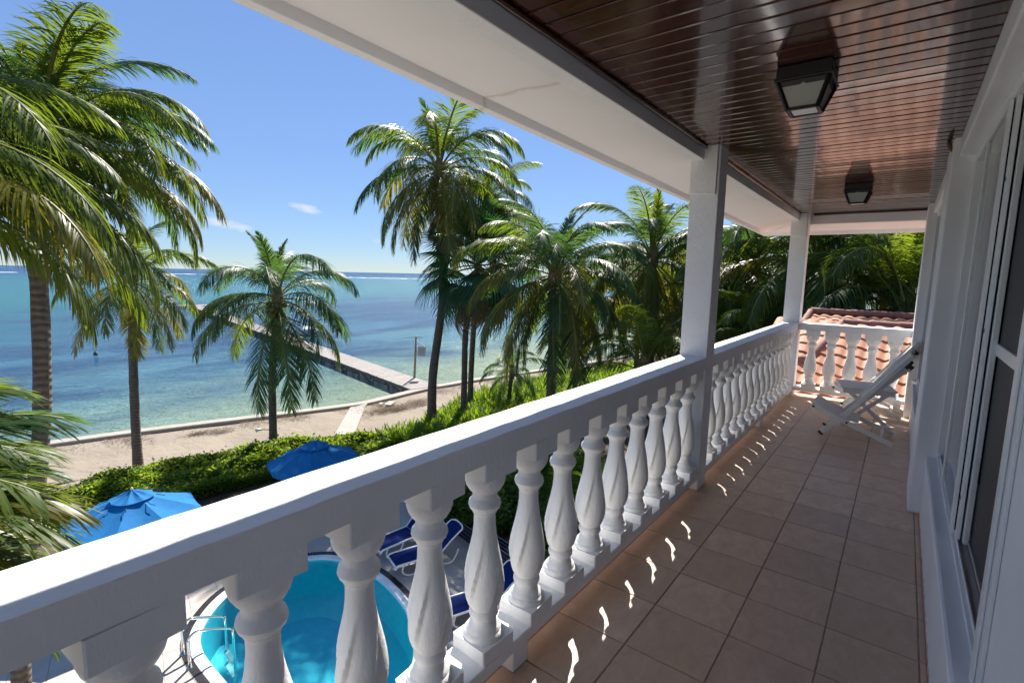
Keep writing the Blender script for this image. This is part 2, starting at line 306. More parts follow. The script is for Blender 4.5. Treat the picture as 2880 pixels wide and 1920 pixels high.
# ------------------------------------------------------------------ mesh helpers
class MB:
    def __init__(s): s.v = []; s.f = []; s.mi = []
    def add(s, vs_, fs, mi=0):
        o = len(s.v); s.v += [tuple(x) for x in vs_]; s.f += [tuple(i + o for i in f) for f in fs]; s.mi += [mi] * len(fs); return s
    def box(s, x0, x1, y0, y1, z0, z1, mi=0):
        return s.add([(x0, y0, z0), (x1, y0, z0), (x1, y1, z0), (x0, y1, z0), (x0, y0, z1), (x1, y0, z1), (x1, y1, z1), (x0, y1, z1)],
                     [(0, 3, 2, 1), (4, 5, 6, 7), (0, 1, 5, 4), (1, 2, 6, 5), (2, 3, 7, 6), (3, 0, 4, 7)], mi)
    def bar(s, p0, p1, wd, ht, up=(0, 0, 1), mi=0):
        p0 = Vector(p0); p1 = Vector(p1); d = (p1 - p0).normalized(); sd_ = d.cross(Vector(up))
        if sd_.length < 1e-4: sd_ = d.cross(Vector((1, 0, 0)))
        sd_.normalize(); u = sd_.cross(d)
        vs_ = [p + sd_ * a * wd / 2 + u * b * ht / 2 for p in (p0, p1) for a, b in ((-1, -1), (1, -1), (1, 1), (-1, 1))]
        return s.add(vs_, [(0, 1, 2, 3), (7, 6, 5, 4), (0, 4, 5, 1), (1, 5, 6, 2), (2, 6, 7, 3), (3, 7, 4, 0)], mi)
    def tube(s, pts, rad, n=8, mi=0, cap=True):
        pts = [Vector(p) for p in pts]; k = len(pts)
        if not hasattr(rad, '__len__'): rad = [rad] * k
        vs_ = []; prev = None
        for i, p in enumerate(pts):
            t = (pts[min(i + 1, k - 1)] - pts[max(i - 1, 0)]).normalized()
            a = prev if prev is not None else (Vector((0, 0, 1)) if abs(t.z) < 0.9 else Vector((1, 0, 0)))
            a = (a - t * a.dot(t)).normalized(); prev = a; b = t.cross(a)
            for j in range(n):
                th = 2 * PI * j / n; vs_.append(p + (a * math.cos(th) + b * math.sin(th)) * rad[i])
        fs = [(i * n + j, i * n + (j + 1) % n, (i + 1) * n + (j + 1) % n, (i + 1) * n + j) for i in range(k - 1) for j in range(n)]
        if cap: fs += [tuple(range(n - 1, -1, -1)), tuple((k - 1) * n + j for j in range(n))]
        return s.add(vs_, fs, mi)
    def lathe(s, prof, n=24, c=(0, 0), mod=None, mi=0):
        k = len(prof); vs_ = []
        for z, r in prof:
            for j in range(n):
                th = 2 * PI * j / n; rr = r * (mod(th, z) if mod else 1); vs_.append((c[0] + rr * math.cos(th), c[1] + rr * math.sin(th), z))
        fs = [(i * n + j, i * n + (j + 1) % n, (i + 1) * n + (j + 1) % n, (i + 1) * n + j) for i in range(k - 1) for j in range(n)]
        fs += [tuple(range(n - 1, -1, -1)), tuple((k - 1) * n + j for j in range(n))]
        return s.add(vs_, fs, mi)
    def extrude(s, prof, path, mi=0, caps=True):
        """prof: list of 2-D points, path: function list of frames (origin, xaxis, yaxis)"""
        k = len(prof); vs_ = []
        for o, ax, ay in path:
            for a, b in prof: vs_.append(Vector(o) + Vector(ax) * a + Vector(ay) * b)
        n = len(path)
        fs = [(i * k + j, i * k + (j + 1) % k, (i + 1) * k + (j + 1) % k, (i + 1) * k + j) for i in range(n - 1) for j in range(k)]
        if caps: fs += [tuple(range(k - 1, -1, -1)), tuple((n - 1) * k + j for j in range(k))]
        return s.add(vs_, fs, mi)
    def mesh(s, name, mats, smooth=False, angle=None):
        me = bpy.data.meshes.new(name); me.from_pydata(s.v, [], s.f); me.validate(); me.update()
        for mt in (mats if isinstance(mats, (list, tuple)) else [mats]): me.materials.append(MAT[mt])
        if len(me.polygons) == len(s.mi): me.polygons.foreach_set('material_index', s.mi)
        if smooth: me.shade_smooth()
        if angle: me.set_sharp_from_angle(angle=math.radians(angle))
        return me
    def build(s, name, mats, parent=None, smooth=False, angle=None, bevel=0, **k):
        return obj(name, s.mesh(name, mats, smooth, angle), parent, bevel, **k)
def obj(name, me, parent=None, bevel=0, loc=None, rot=None, scale=None):
    o = bpy.data.objects.new(name, me); COL.objects.link(o)
    if parent: o.parent = parent
    if loc: o.location = loc
    if rot: o.rotation_euler = rot
    if scale: o.scale = scale
    if bevel:
        b = o.modifiers.new('bevel', 'BEVEL'); b.width = bevel; b.segments = 2; b.limit_method = 'ANGLE'
    return o
def tag(o, label=None, cat=None, group=None, kind=None):
    for k, v in (('label', label), ('category', cat), ('group', group), ('kind', kind)):
        if v: o[k] = v
    return o
def thing(name, label, cat, loc=(0, 0, 0), rz=0, group=None):
    o = bpy.data.objects.new(name, None); COL.objects.link(o); o.location = loc; o.rotation_euler = (0, 0, rz); o.empty_display_size = 0.2
    return tag(o, label, cat, group)
def npmesh(name, V, Fq, mats, smooth=False):
    me = bpy.data.meshes.new(name); V = np.asarray(V, np.float32); Fq = np.asarray(Fq, np.int32)
    me.vertices.add(len(V)); me.vertices.foreach_set('co', V.ravel())
    nf, k = Fq.shape
    me.loops.add(nf * k); me.loops.foreach_set('vertex_index', Fq.ravel())
    me.polygons.add(nf); me.polygons.foreach_set('loop_start', np.arange(0, nf * k, k, dtype=np.int32)); me.polygons.foreach_set('loop_total', np.full(nf, k, np.int32))
    me.update(calc_edges=True); me.validate()
    for mt in mats: me.materials.append(MAT[mt])
    if smooth: me.shade_smooth()
    return me
def zc(y): return 2.503 - 0.0085 * y        # the porch ceiling sags a little towards its far end

# ------------------------------------------------------------------ balcony shell
slab = MB().box(-1.33, 0.30, -4, 8.02, -0.28, -0.004).build('balcony_floor', 'grout'); tag(slab, kind='structure')
TW, TL = 0.335, 0.3421
tile_me = {}
def tile(x0, x1, y0, y1, par, mat='floor_tile', z=0.0, th=0.012, gap=0.003, bev=0.002):
    a, b = round(x1 - x0 - 2 * gap, 3), round(y1 - y0 - 2 * gap, 3)
    key = (a, b, mat)
    if key not in tile_me:
        m_ = MB(); xs = [-a / 2, -a / 2 + bev, a / 2 - bev, a / 2]; 
        v_ = [(-a / 2, -b / 2, -th), (a / 2, -b / 2, -th), (a / 2, b / 2, -th), (-a / 2, b / 2, -th), (-a / 2, -b / 2, -bev), (a / 2, -b / 2, -bev), (a / 2, b / 2, -bev), (-a / 2, b / 2, -bev),
              (-a / 2 + bev, -b / 2 + bev, 0), (a / 2 - bev, -b / 2 + bev, 0), (a / 2 - bev, b / 2 - bev, 0), (-a / 2 + bev, b / 2 - bev, 0)]
        m_.add(v_, [(8, 9, 10, 11), (4, 5, 9, 8), (5, 6, 10, 9), (6, 7, 11, 10), (7, 4, 8, 11), (0, 1, 5, 4), (1, 2, 6, 5), (2, 3, 7, 6), (3, 0, 4, 7)])
        tile_me[key] = m_.mesh('tile', mat)
    return obj('tile', tile_me[key], par, loc=((x0 + x1) / 2, (y0 + y1) / 2, z + rnd.uniform(-0.0006, 0.0006)))
xs = [-1.325, -1.1456, -0.8106, -0.4756, -0.1406, 0.1944, 0.2215]
for j in range(-6, 18):
    y0 = 1.8999 + TL * j
    for i in range(6): tile(xs[i], xs[i + 1], y0, min(y0 + TL, 8.0), slab, z=0.0)

# house walls
hw = MB().box(0.222, 0.46, -4, 4.33, -0.003, 0.38).build('wall_house', 'white_wall', bevel=0.004); tag(hw, kind='structure')
def wp(n, x0, x1, y0, y1, z0, z1, mat='white_wall', bev=0.006): return MB().box(x0, x1, y0, y1, z0, z1).build(n, mat, hw, bevel=bev)
def jag(n, x, y0, y1, z0, z1, depth, mat):
    m_ = MB(); N = int((y1 - y0) / 0.02); V = []; Fc = []
    for i in range(N + 1):
        y = y0 + (y1 - y0) * i / N; t = z1 * rnd.uniform(0.35, 1.25)
        V += [(x - depth, y, z0), (x - depth, y, t), (x + 0.01, y, t)]
    for i in range(N): Fc += [(3 * i, 3 * i + 3, 3 * i + 4, 3 * i + 1), (3 * i + 1, 3 * i + 4, 3 * i + 5, 3 * i + 2)]
    return m_.add(V, Fc).build(n, mat, hw)
jag('skirting_stain', 0.222, -1.0, 4.33, 0.0, 0.022, 0.003, 'pink_skirting')
jag('skirting_stain', 0.178, 4.95, 7.38, 0.0, 0.02, 0.003, 'pink_skirting')
wp('sill', 0.212, 0.30, -4, 4.33, 0.3803, 0.405, bev=0.012)
wp('upper_wall', 0.277, 0.46, -4, 1.93, 0.4053, 2.62)
wp('window_casing', 0.266, 0.2765, 1.835, 1.929, 0.4055, 2.356, 'white_aluminium', 0.003)
wp('window_casing', 0.258, 0.2655, 1.875, 1.928, 0.4056, 2.357, 'white_aluminium', 0.003)
hd = wp('header', 0.19, 0.46, -4, 4.40, 2.358, 2.64, 'white_masonry', 0.008)
wp('pilaster', 0.155, 0.46, 4.332, 4.93, -0.002, 2.62, bev=0.01)
wp('low_wall', 0.178, 0.46, 4.932, 7.40, -0.002, 0.43)
wp('sill', 0.158, 0.26, 4.932, 7.398, 0.4303, 0.455, bev=0.01)
wp('header', 0.17, 0.46, 4.932, 7.398, 2.33, 2.62, bev=0.008)
wp('pilaster', 0.122, 0.46, 7.402, 8.03, -0.002, 2.62, bev=0.01)
MB().tube([(0.135, 4.40, 2.46), (0.142, 4.37, 2.425), (0.150, 4.36, 2.395)], [0.012, 0.012, 0.004], 8).build('pipe_stub', 'rachis_brown', hw, True)
# windows
def window(y0, y1, z0, z1, x, stiles, screen=None, rail=None):
    fr_ = MB(); t = 0.045
    fr_.box(x, x + 0.075, y0, y1, z0, z0 + 0.022).box(x, x + 0.075, y0, y1, z1 - t, z1).box(x, x + 0.075, y0, y0 + 0.02, z0 + 0.0225, z1 - t - 0.0005).box(x, x + 0.075, y1 - 0.03, y1, z0 + 0.0225, z1 - t - 0.0005)
    fr_.box(x + 0.012, x + 0.018, y0 + 0.02, y1 - 0.03, z0 + 0.0225, z0 + 0.04)
    wd = fr_.build('window', 'white_aluminium', hw, bevel=0.002)
    for (a, b, xx, dep) in stiles: MB().box(x + xx, x + xx + dep, a, b, z0 + 0.0405, z1 - t - 0.001).build('stile', 'white_aluminium', wd, bevel=0.003)
    return wd
w1 = window(1.9305, 4.3305, 0.4058, 2.357, 0.272, [(2.945, 2.995, -0.008, 0.014), (3.74, 3.80, 0.0, 0.014), (2.885, 2.9445, 0.010, 0.014), (2.845, 2.8845, 0.030, 0.02), (4.02, 4.05, 0.04, 0.02), (4.25, 4.29, 0.05, 0.02)])
def pane(y0, y1, z0, z1, x, par): return MB().box(x, x + 0.005, y0, y1, z0, z1).build('pane', 'window_glass', par)
pane(2.996, 3.739, 0.447, 2.31, 0.282, w1); pane(3.801, 4.249, 0.447, 2.31, 0.325, w1)
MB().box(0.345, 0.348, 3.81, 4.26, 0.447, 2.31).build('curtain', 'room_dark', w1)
MB().box(0.327, 0.330, 1.98, 2.846, 0.47, 1.275).box(0.327, 0.330, 1.98, 2.846, 1.325, 2.30).build('insect_screen', 'insect_screen', w1)
MB().box(0.318, 0.338, 1.951, 2.844, 1.2755, 1.3245).build('screen_rail', 'white_aluminium', w1, bevel=0.004)
MB().box(0.316, 0.34, 1.951, 2.844, 0.447, 0.4695).build('screen_rail', 'bare_aluminium', w1, bevel=0.003)
for z in (0.62, 1.36, 1.98): MB().box(0.2805, 0.2825, 2.91, 2.922, z, z + 0.018).build('latch_slot', 'black_iron', w1)
w2 = window(4.935, 7.395, 0.456, 2.328, 0.20, [(5.35, 5.41, 0.0, 0.03), (6.10, 6.15, -0.006, 0.03), (6.16, 6.22, 0.02, 0.03), (7.25, 7.30, 0.0, 0.03)])
pane(5.411, 6.099, 0.497, 2.28, 0.212, w2); pane(6.221, 7.249, 0.497, 2.28, 0.226, w2); pane(4.97, 5.349, 0.497, 2.28, 0.23, w2)
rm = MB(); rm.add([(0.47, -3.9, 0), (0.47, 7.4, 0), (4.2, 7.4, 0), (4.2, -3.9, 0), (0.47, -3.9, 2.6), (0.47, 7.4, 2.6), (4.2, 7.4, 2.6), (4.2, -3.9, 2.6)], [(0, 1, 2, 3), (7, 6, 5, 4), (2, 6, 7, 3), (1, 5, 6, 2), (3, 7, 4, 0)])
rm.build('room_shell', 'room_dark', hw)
lower = MB().box(0.35, 8, -6, 7.95, G - 0.1, -0.285).build('wall_lower_floors', 'house_render'); tag(lower, kind='structure')
back = MB().box(4.25, 8, -6, 7.95, -0.28, 2.62).build('wall_back_rooms', 'house_render'); tag(back, kind='structure')

# ceiling of varnished planks
ceil_ = MB().add([(-1.19, -3.9, zc(-3.9) + 0.008), (0.3, -3.9, zc(-3.9) + 0.008), (0.3, 7.9, zc(7.9) + 0.008), (-1.19, 7.9, zc(7.9) + 0.008)], [(0, 1, 2, 3)]).build('ceiling', 'ceiling_gap'); tag(ceil_, kind='structure')
pw, pl = 0.0945, 1.375
pm = MB(); 
prof = [(-pw / 2, 0.008), (-pw / 2, 0.004), (-pw / 2 + 0.004, 0), (pw / 2 - 0.004, 0), (pw / 2, 0.004), (pw / 2, 0.008)]
pm.extrude(prof, [((-pl / 2, 0, 0), (0, 1, 0), (0, 0, 1)), ((pl / 2, 0, 0), (0, 1, 0), (0, 0, 1))])
plank_me = pm.mesh('plank', 'varnished_wood')
y = 7.848
while y > -2.2:
    obj('plank', plank_me, ceil_, loc=(-0.5, y, zc(y) + rnd.uniform(-0.0008, 0.0008)), rot=(rnd.uniform(-0.012, 0.012), 0, 0))
    y -= 0.102
for (a, b) in ((-3.8, 3.70), (3.92, 7.70)):
    N = 30; pts = [(-1.178, a + (b - a) * i / N, zc(a + (b - a) * i / N) - 0.012 + rnd.uniform(-0.002, 0.002)) for i in range(N + 1)]
    MB().tube(pts, 0.013, 8).build('trim', 'varnished_wood', ceil_, True)
MB().tube([(-1.05, 7.888, 2.428), (0.12, 7.888, 2.426)], 0.010, 8).build('trim', 'varnished_wood', ceil_, True)

# beams, soffit and eave
eave = MB(); N = 24
prof = [(-1.28, 0), (-1.19, 0), (-1.19, 0.2), (-1.28, 0.2)]
eave.extrude(prof, [((0, -4 + 11.9 * i / N, zc(-4 + 11.9 * i / N) - 0.092 + rnd.uniform(-.0015, .0015)), (1, 0, 0), (0, 0, 1)) for i in range(N + 1)])
ev = eave.build('roof_edge', 'white_masonry', bevel=0.005); tag(ev, kind='structure')
MB().box(-1.185, 0.46, 7.902, 8.0, 2.305, 2.62).build('beam', 'white_masonry', ev, bevel=0.005)
def ze(y): return 2.41 - 0.0235 * y
so = MB(); V = []; Fc = []
N = 40
for i in range(N + 1):
    t = i / N; yi = -4 + 12.0 * t; yo = -4 + 12.43 * t
    V += [(-1.281, yi, zc(yi) - 0.088), (-1.5, (yi + yo) / 2, (zc(yi) - 0.088 + ze(yo) + 0.05) / 2 + 0.004), (-1.71, yo, ze(yo) + 0.05)]
for i in range(N): Fc += [(3 * i, 3 * i + 1, 3 * i + 4, 3 * i + 3), (3 * i + 1, 3 * i + 2, 3 * i + 5, 3 * i + 4)]
so.add(V, Fc); so.build('soffit', 'white_soffit', ev)
so = MB(); z0, z1 = zc(8.0) - 0.088, ze(8.43) + 0.05
so.add([(-1.281, 8.0, z0), (-1.71, 8.43, z1), (4, 8.43, z1 - 0.02), (4, 8.0, 2.315), (-1.185, 8.0, 2.312)], [(0, 1, 2, 3, 4)]).build('soffit', 'white_soffit', ev)
fa = MB(); N = 60
prof = [(-1.752, 0), (-1.708, 0.004), (-1.708, 0.17), (-1.752, 0.17)]
fr_ = []
for i in range(N + 1):
    yy = -4 + 12.45 * i / N; fr_.append(((rnd.uniform(-.0012, .0012), yy, ze(yy) + rnd.uniform(-.0012, .0012)), (1, 0, 0), (0, 0, 1)))
fa.extrude(prof, fr_).build('fascia', 'white_soffit', ev, bevel=0.004)
z1 = ze(8.45)
MB().extrude([(0, 0), (0.046, 0), (0.046, 0.17), (0, 0.17)], [((-1.752, 8.412, z1 + 0.001), (0, 1, 0), (0, 0, 1)), ((4, 8.412, z1 - 0.02), (0, 1, 0), (0, 0, 1))]).build('fascia', 'white_soffit', ev, bevel=0.004)
rf = MB().add([(-1.80, -5, 2.62), (-1.80, 8.5, 2.42), (3.2, 4.5, 4.0), (3.2, -5, 4.0), (8.5, -5, 2.6), (8.5, 8.5, 2.42), (-1.72, -5, 2.55), (-1.72, 8.43, 2.36), (8.5, 8.43, 2.36), (8.5, -5, 2.55)], [(0, 1, 2, 3), (3, 2, 5, 4), (1, 5, 2), (0, 6, 7, 1), (1, 7, 8, 5)])
rf.build('roof_covering', 'clay_tile', ev)

# columns
def column(y0, y1, label, stub):
    t = thing('column', label, 'column', (-1.18, (y0 + y1) / 2, 0), 0, 'white columns of the balcony')
    h = (y1 - y0) / 2
    MB().box(-0.10, 0.097, -h, h, 0.0, zc(y0) + 0.02).build('shaft', 'white_masonry', t, bevel=0.006)
    if stub: MB().add([(-0.099, -h - 0.022, 2.16), (0.082, -h - 0.022, 2.135), (0.082, -h + 0.01, 2.16), (-0.099, -h + 0.01, 2.16), (-0.099, -h - 0.022, zc(y0)), (0.082, -h - 0.022, zc(y0)), (0.082, -h + 0.01, zc(y0)), (-0.099, -h + 0.01, zc(y0))], [(0, 3, 2, 1), (4, 5, 6, 7), (0, 1, 5, 4), (1, 2, 6, 5), (2, 3, 7, 6), (3, 0, 4, 7)]).build('capital', 'white_masonry', t, bevel=0.004)
    return t
column(3.72, 3.90, 'square white column standing in the middle of the long balcony railing', True)
column(7.72, 7.92, 'square white column at the far corner where the two railings meet', True)

# balusters
def leafmod(th, z):
    t = 1 - (z - 0.06) / 0.655
    wgt = max(0.0, 1 - ((t - 0.60) / 0.22) ** 2)
    s = (th * 5 / (2 * PI) + 1.5 * t) % 1.0
    return 1 + 0.15 * wgt * ((s / 0.86 if s < 0.86 else (1 - s) / 0.14) - 0.55)
PR = [(0, .076), (.045, .077), (.075, .071), (.105, .059), (.118, .049), (.128, .047), (.15, .047), (.158, .050), (.175, .059), (.195, .062), (.215, .057), (.232, .047), (.242, .046), (.247, .043), (.26, .041), (.32, .0415), (.38, .046), (.44, .053), (.50, .061), (.56, .068), (.62, .0735), (.68, .077), (.73, .0755), (.77, .069), (.80, .062), (.818, .053), (.828, .050), (.836, .054), (.85, .057), (.866, .057), (.88, .053), (.888, .049), (.90, .048), (.915, .051), (.935, .059), (.95, .067), (.957, .068), (.962, .072), (.975, .078), (.99, .080), (1.0, .080)]
prof = []
for i in range(len(PR) - 1):
    (a, ra), (b, rb) = PR[i], PR[i + 1]
    k = 4 if b - a > 0.03 else 1
    for j in range(k): prof.append((a + (b - a) * j / k, ra + (rb - ra) * j / k))
prof.append(PR[-1])
bm_ = MB(); bm_.lathe([(0.06 + 0.655 * (1 - t), r_) for t, r_ in prof][::-1], 70, mod=leafmod)
bal_me = bm_.mesh('baluster', 'white_masonry', True, 30)
blk = MB()
def cham(m_, x, z0, z1, c=0.004):
    P = [(-x + c, -x), (x - c, -x), (x, -x + c), (x, x - c), (x - c, x), (-x + c, x), (-x, x - c), (-x, -x + c)]
    return m_.extrude(P, [((0, 0, z0), (1, 0, 0), (0, 1, 0)), ((0, 0, z1), (1, 0, 0), (0, 1, 0))])
base_me = cham(MB(), 0.0845, 0.0, 0.062).mesh('base_block', 'white_masonry')
cap_me = cham(MB(), 0.0845, 0.712, 0.786).mesh('cap_block', 'white_masonry')
def balustrade(label, frame, s0, s1, cent, feet, rot):
    """frame(s, d, z) -> world; d = distance outwards from the inner face"""
    t = thing('balustrade', label, 'railing', frame((s0 + s1) / 2, 0.08, 0), 0, 'white balustrades round the balcony')
    o_ = Vector(t.location); e_d = Vector(frame(0, 1, 0)) - Vector(frame(0, 0, 0))
    def ext(name, prof, bev, jit):
        N = max(2, int((s1 - s0) / 0.07)); fr = []
        for i in range(N + 1):
            s = s0 + (s1 - s0) * i / N
            fr.append((Vector(frame(s, rnd.uniform(-jit, jit), rnd.uniform(-jit, jit))) - o_, e_d, (0, 0, 1)))
        return MB().extrude(prof, fr).build(name, 'white_masonry', t, True, 20)
    ext('top_rail', [(0.0, 0.913), (0.0, 0.996), (0.003, 1.0), (0.1, 1.002), (0.190, 1.002), (0.197, 0.998), (0.20, 0.990), (0.20, 0.913)], 0.0, 0.0012)
    ext('bottom_rail', [(0.0, 0.088), (0.0, 0.131), (0.003, 0.135), (0.168, 0.135), (0.172, 0.131), (0.172, 0.088)], 0.0, 0.0009)
    for c in cent:
        p_ = Vector(frame(c + rnd.uniform(-.004, .004), 0.0855, 0.1285)) - o_
        b = obj('baluster', bal_me, t, loc=p_, rot=(rnd.uniform(-0.006, 0.006), rnd.uniform(-0.006, 0.006), rot + rnd.uniform(-0.12, 0.12)), scale=(rnd.uniform(0.975, 1.0), rnd.uniform(0.975, 1.0), 1.0))
        obj('base_block', base_me, b); obj('cap_block', cap_me, b)
    for c in feet:
        f = MB().box(-0.085, 0.0, -0.05, 0.05, 0, 0.0895); fo = f.build('foot', 'white_masonry', t, bevel=0.005, loc=Vector(frame(c, 0.001, 0)) - o_, rot=(0, 0, rot))
        if rot: fo.location = Vector(frame(c, 0.001, 0)) - o_
    return t
side = lambda s, d, z: (-1.085 - d, s, z)
endf = lambda s, d, z: (s, 7.72 + d, z)
balustrade('long white balustrade from the foreground up to the middle column', side, -2.5, 3.719, [0.55 + 0.278 * k for k in range(-4, 12)], [-0.7, 1.52], 0)
balustrade('white balustrade running from the middle column to the far corner column', side, 3.901, 7.719, [4.13 + 0.26 * k for k in range(14)], [5.86], 0)
balustrade('short white balustrade closing the far end in front of the clay roof', endf, -1.084, 0.121, [-0.917 + 0.222 * k for k in range(5)], [0.04], -PI / 2)

# ------------------------------------------------------------------ lanterns
def lantern(loc, label):
    t = thing('ceiling_lantern', label, 'lamp', loc, 0, 'lanterns on the wooden ceiling')
    m_ = MB(); m_.box(-0.105, 0.105, -0.105, 0.105, -0.052, -0.001).box(-0.112, 0.112, -0.112, 0.112, -0.064, -0.0525)
    m_.build('canopy', 'black_iron', t, bevel=0.004)
    zt, zb, rt, rb = -0.0645, -0.172, 0.098, 0.058
    cor = lambda r_, z: [(-r_, -r_, z), (r_, -r_, z), (r_, r_, z), (-r_, r_, z)]
    fr = MB(); T = cor(rt, zt); B = cor(rb, zb)
    for i in range(4):
        fr.bar(T[i], B[i], 0.014, 0.014); fr.bar(B[i], B[(i + 1) % 4], 0.014, 0.012)
    # scalloped valance on each side
    for i in range(4):
        a, b = Vector(T[i]), Vector(T[(i + 1) % 4]); a2, b2 = Vector(B[i]), Vector(B[(i + 1) % 4]); N = 16; V = []
        nrm = (b - a).cross(a2 - a).normalized() * 0.003
        for j in range(N + 1):
            u = j / N; d = 0.12 + 0.13 * abs(math.sin(2 * PI * u)) ** 0.7 if 0.0 < u < 1 else 0.12
            p0 = a.lerp(b, u); p1 = a2.lerp(b2, u)
            V += [p0 + nrm, p0.lerp(p1, d) + nrm]
        fr.add(V, [(2 * j, 2 * j + 1, 2 * j + 3, 2 * j + 2) for j in range(N)])
    fr.build('frame', 'black_iron', t)
    for i in range(4):
        k = 0.93
        q = [Vector(T[i]) * k, Vector(T[(i + 1) % 4]) * k, Vector(B[(i + 1) % 4]) * k, Vector(B[i]) * k]
        for v_, z in zip(q, (zt, zt, zb, zb)): v_.z = z
        n_ = (q[1] - q[0]).cross(q[3] - q[0]).normalized() * 0.003
        MB().add(q + [v_ - n_ for v_ in q], [(0, 1, 2, 3), (7, 6, 5, 4), (0, 4, 5, 1), (1, 5, 6, 2), (2, 6, 7, 3), (3, 7, 4, 0)]).build('pane', 'frosted_glass', t)
    MB().box(-rb + 0.01, rb - 0.01, -rb + 0.01, rb - 0.01, zb - 0.002, zb + 0.002).build('pane', 'bulb_white', t)
    return t
lantern((-0.43, 2.66, zc(2.66)), 'larger-looking black lantern with frosted panes nearer the camera on the ceiling')
lantern((-0.43, 5.80, zc(5.80)), 'smaller-looking black lantern further along the ceiling above the white chairs')

# ------------------------------------------------------------------ white furniture
def deck_chair(loc, rz, label):
    t = thing('deck_chair', label, 'chair', loc, rz, 'white folding deck chairs')
    # local: near side y=0, far side y=0.43 ; x along the chair, front towards -x
    W = 0.43
    for yy in (0.0, W):
        MB().bar((-0.655, yy, 0.30), (0.045, yy, 0.024), 0.02, 0.046).build('seat_rail', 'white_wood', t, bevel=0.004)
    for yy in (0.032, W - 0.032):
        MB().bar((-0.55, yy, 0.022), (0.115, yy, 0.80), 0.02, 0.045).build('back_rail', 'white_wood', t, bevel=0.004)
    for s in (0.0, 1.0):
        pass
    MB().bar((-0.335, 0.0, 0.178), (-0.335, W, 0.178), 0.03, 0.03).build('cross_bar', 'white_wood', t, bevel=0.004)
    MB().bar((0.10, 0.02, 0.755), (0.10, W - 0.02, 0.755), 0.03, 0.03).build('cross_bar', 'white_wood', t, bevel=0.004)
    MB().bar((-0.05, 0.0, 0.068), (-0.05, W, 0.068), 0.025, 0.025).build('cross_bar', 'white_wood', t, bevel=0.004)
    # slats run along the chair and sag between the bars
    n = 9
    for i in range(n):
        yy = 0.03 + (W - 0.06) * i / (n - 1)
        P_ = []
        for u in np.linspace(0, 1, 9):
            x = -0.64 + 0.40 * u; z = 0.335 - 0.15 * u - 0.032 * math.sin(PI * u) ; P_.append((x, yy, z))
        m_ = MB(); m_.extrude([(-0.017, -0.005), (0.017, -0.005), (0.017, 0.005), (-0.017, 0.005)], [(p_, (0, 1, 0), (0.3, 0, 0.95)) for p_ in P_]).build('seat_slat', 'white_wood', t)
        P_ = []
        for u in np.linspace(0, 1, 7):
            x = -0.235 + 0.355 * u; z = 0.395 + 0.49 * u - 0.018 * math.sin(PI * u); P_.append((x - 0.012, yy, z))
        m_ = MB(); m_.extrude([(-0.017, -0.005), (0.017, -0.005), (0.017, 0.005), (-0.017, 0.005)], [(p_, (0, 1, 0), (-0.81, 0, 0.59)) for p_ in P_]).build('back_slat', 'white_wood', t)
    for yy in (-0.002, W + 0.002):
        MB().bar((-0.27, yy, 0.36), (0.125, yy, 0.90), 0.018, 0.04).build('back_frame', 'white_wood', t, bevel=0.004)
    for yy, s_ in ((-0.0135, 1), (W + 0.0135, -1)):
        for (x, z) in ((-0.63, 0.29), (-0.335, 0.175)):
            MB().tube([(x, yy, z), (x, yy + 0.004 * s_, z)], 0.011, 10).build('bolt', 'dark_bolt', t)
    for yy in (0.032, W - 0.032): MB().bar((-0.558, yy, 0.012), (-0.543, yy, 0.03), 0.024, 0.05).build('foot_cap', 'dark_bolt', t)
    for yy in (0.032, W - 0.032): MB().bar((0.083, yy, 0.762), (0.118, yy, 0.803), 0.0235, 0.0565).build('end_cap', 'dark_bolt', t)
    return t
deck_chair((0.0, 5.94, 0), 0.0, 'white slatted deck chair standing in front, its feet out on the open tiles')
deck_chair((0.055, 7.19, 0), 0.0, 'white slatted deck chair behind the small table against the far balustrade')
def side_table(loc, rz):
    t = thing('side_table', 'small square white wooden table between the two deck chairs', 'table', loc, rz)
    for i in range(6):
        y = -0.25 + 0.5 * (i + 0.5) / 6
        MB().box(-0.25, 0.25, y - 0.039, y + 0.039, 0.405, 0.425).build('slat', 'white_wood', t, bevel=0.003)
    MB().box(-0.235, 0.235, -0.235, -0.215, 0.36, 0.4045).box(-0.235, 0.235, 0.215, 0.235, 0.36, 0.4045).build('apron', 'white_wood', t, bevel=0.003)
    for s_ in (-1, 1):
        MB().bar((-0.20, s_ * 0.20, 0.015), (0.20, s_ * 0.20, 0.40), 0.022, 0.04).build('leg', 'white_wood', t, bevel=0.003)
        MB().bar((0.20, s_ * 0.176, 0.015), (-0.20, s_ * 0.176, 0.40), 0.022, 0.04).build('leg', 'white_wood', t, bevel=0.003)
    for s_ in (-1, 1): MB().bar((s_ * 0.20, -0.24, 0.018), (s_ * 0.20, 0.24, 0.018), 0.05, 0.035).build('foot_bar', 'white_wood', t, bevel=0.003)
    return t
side_table((-0.25, 6.82, 0), 0.2)

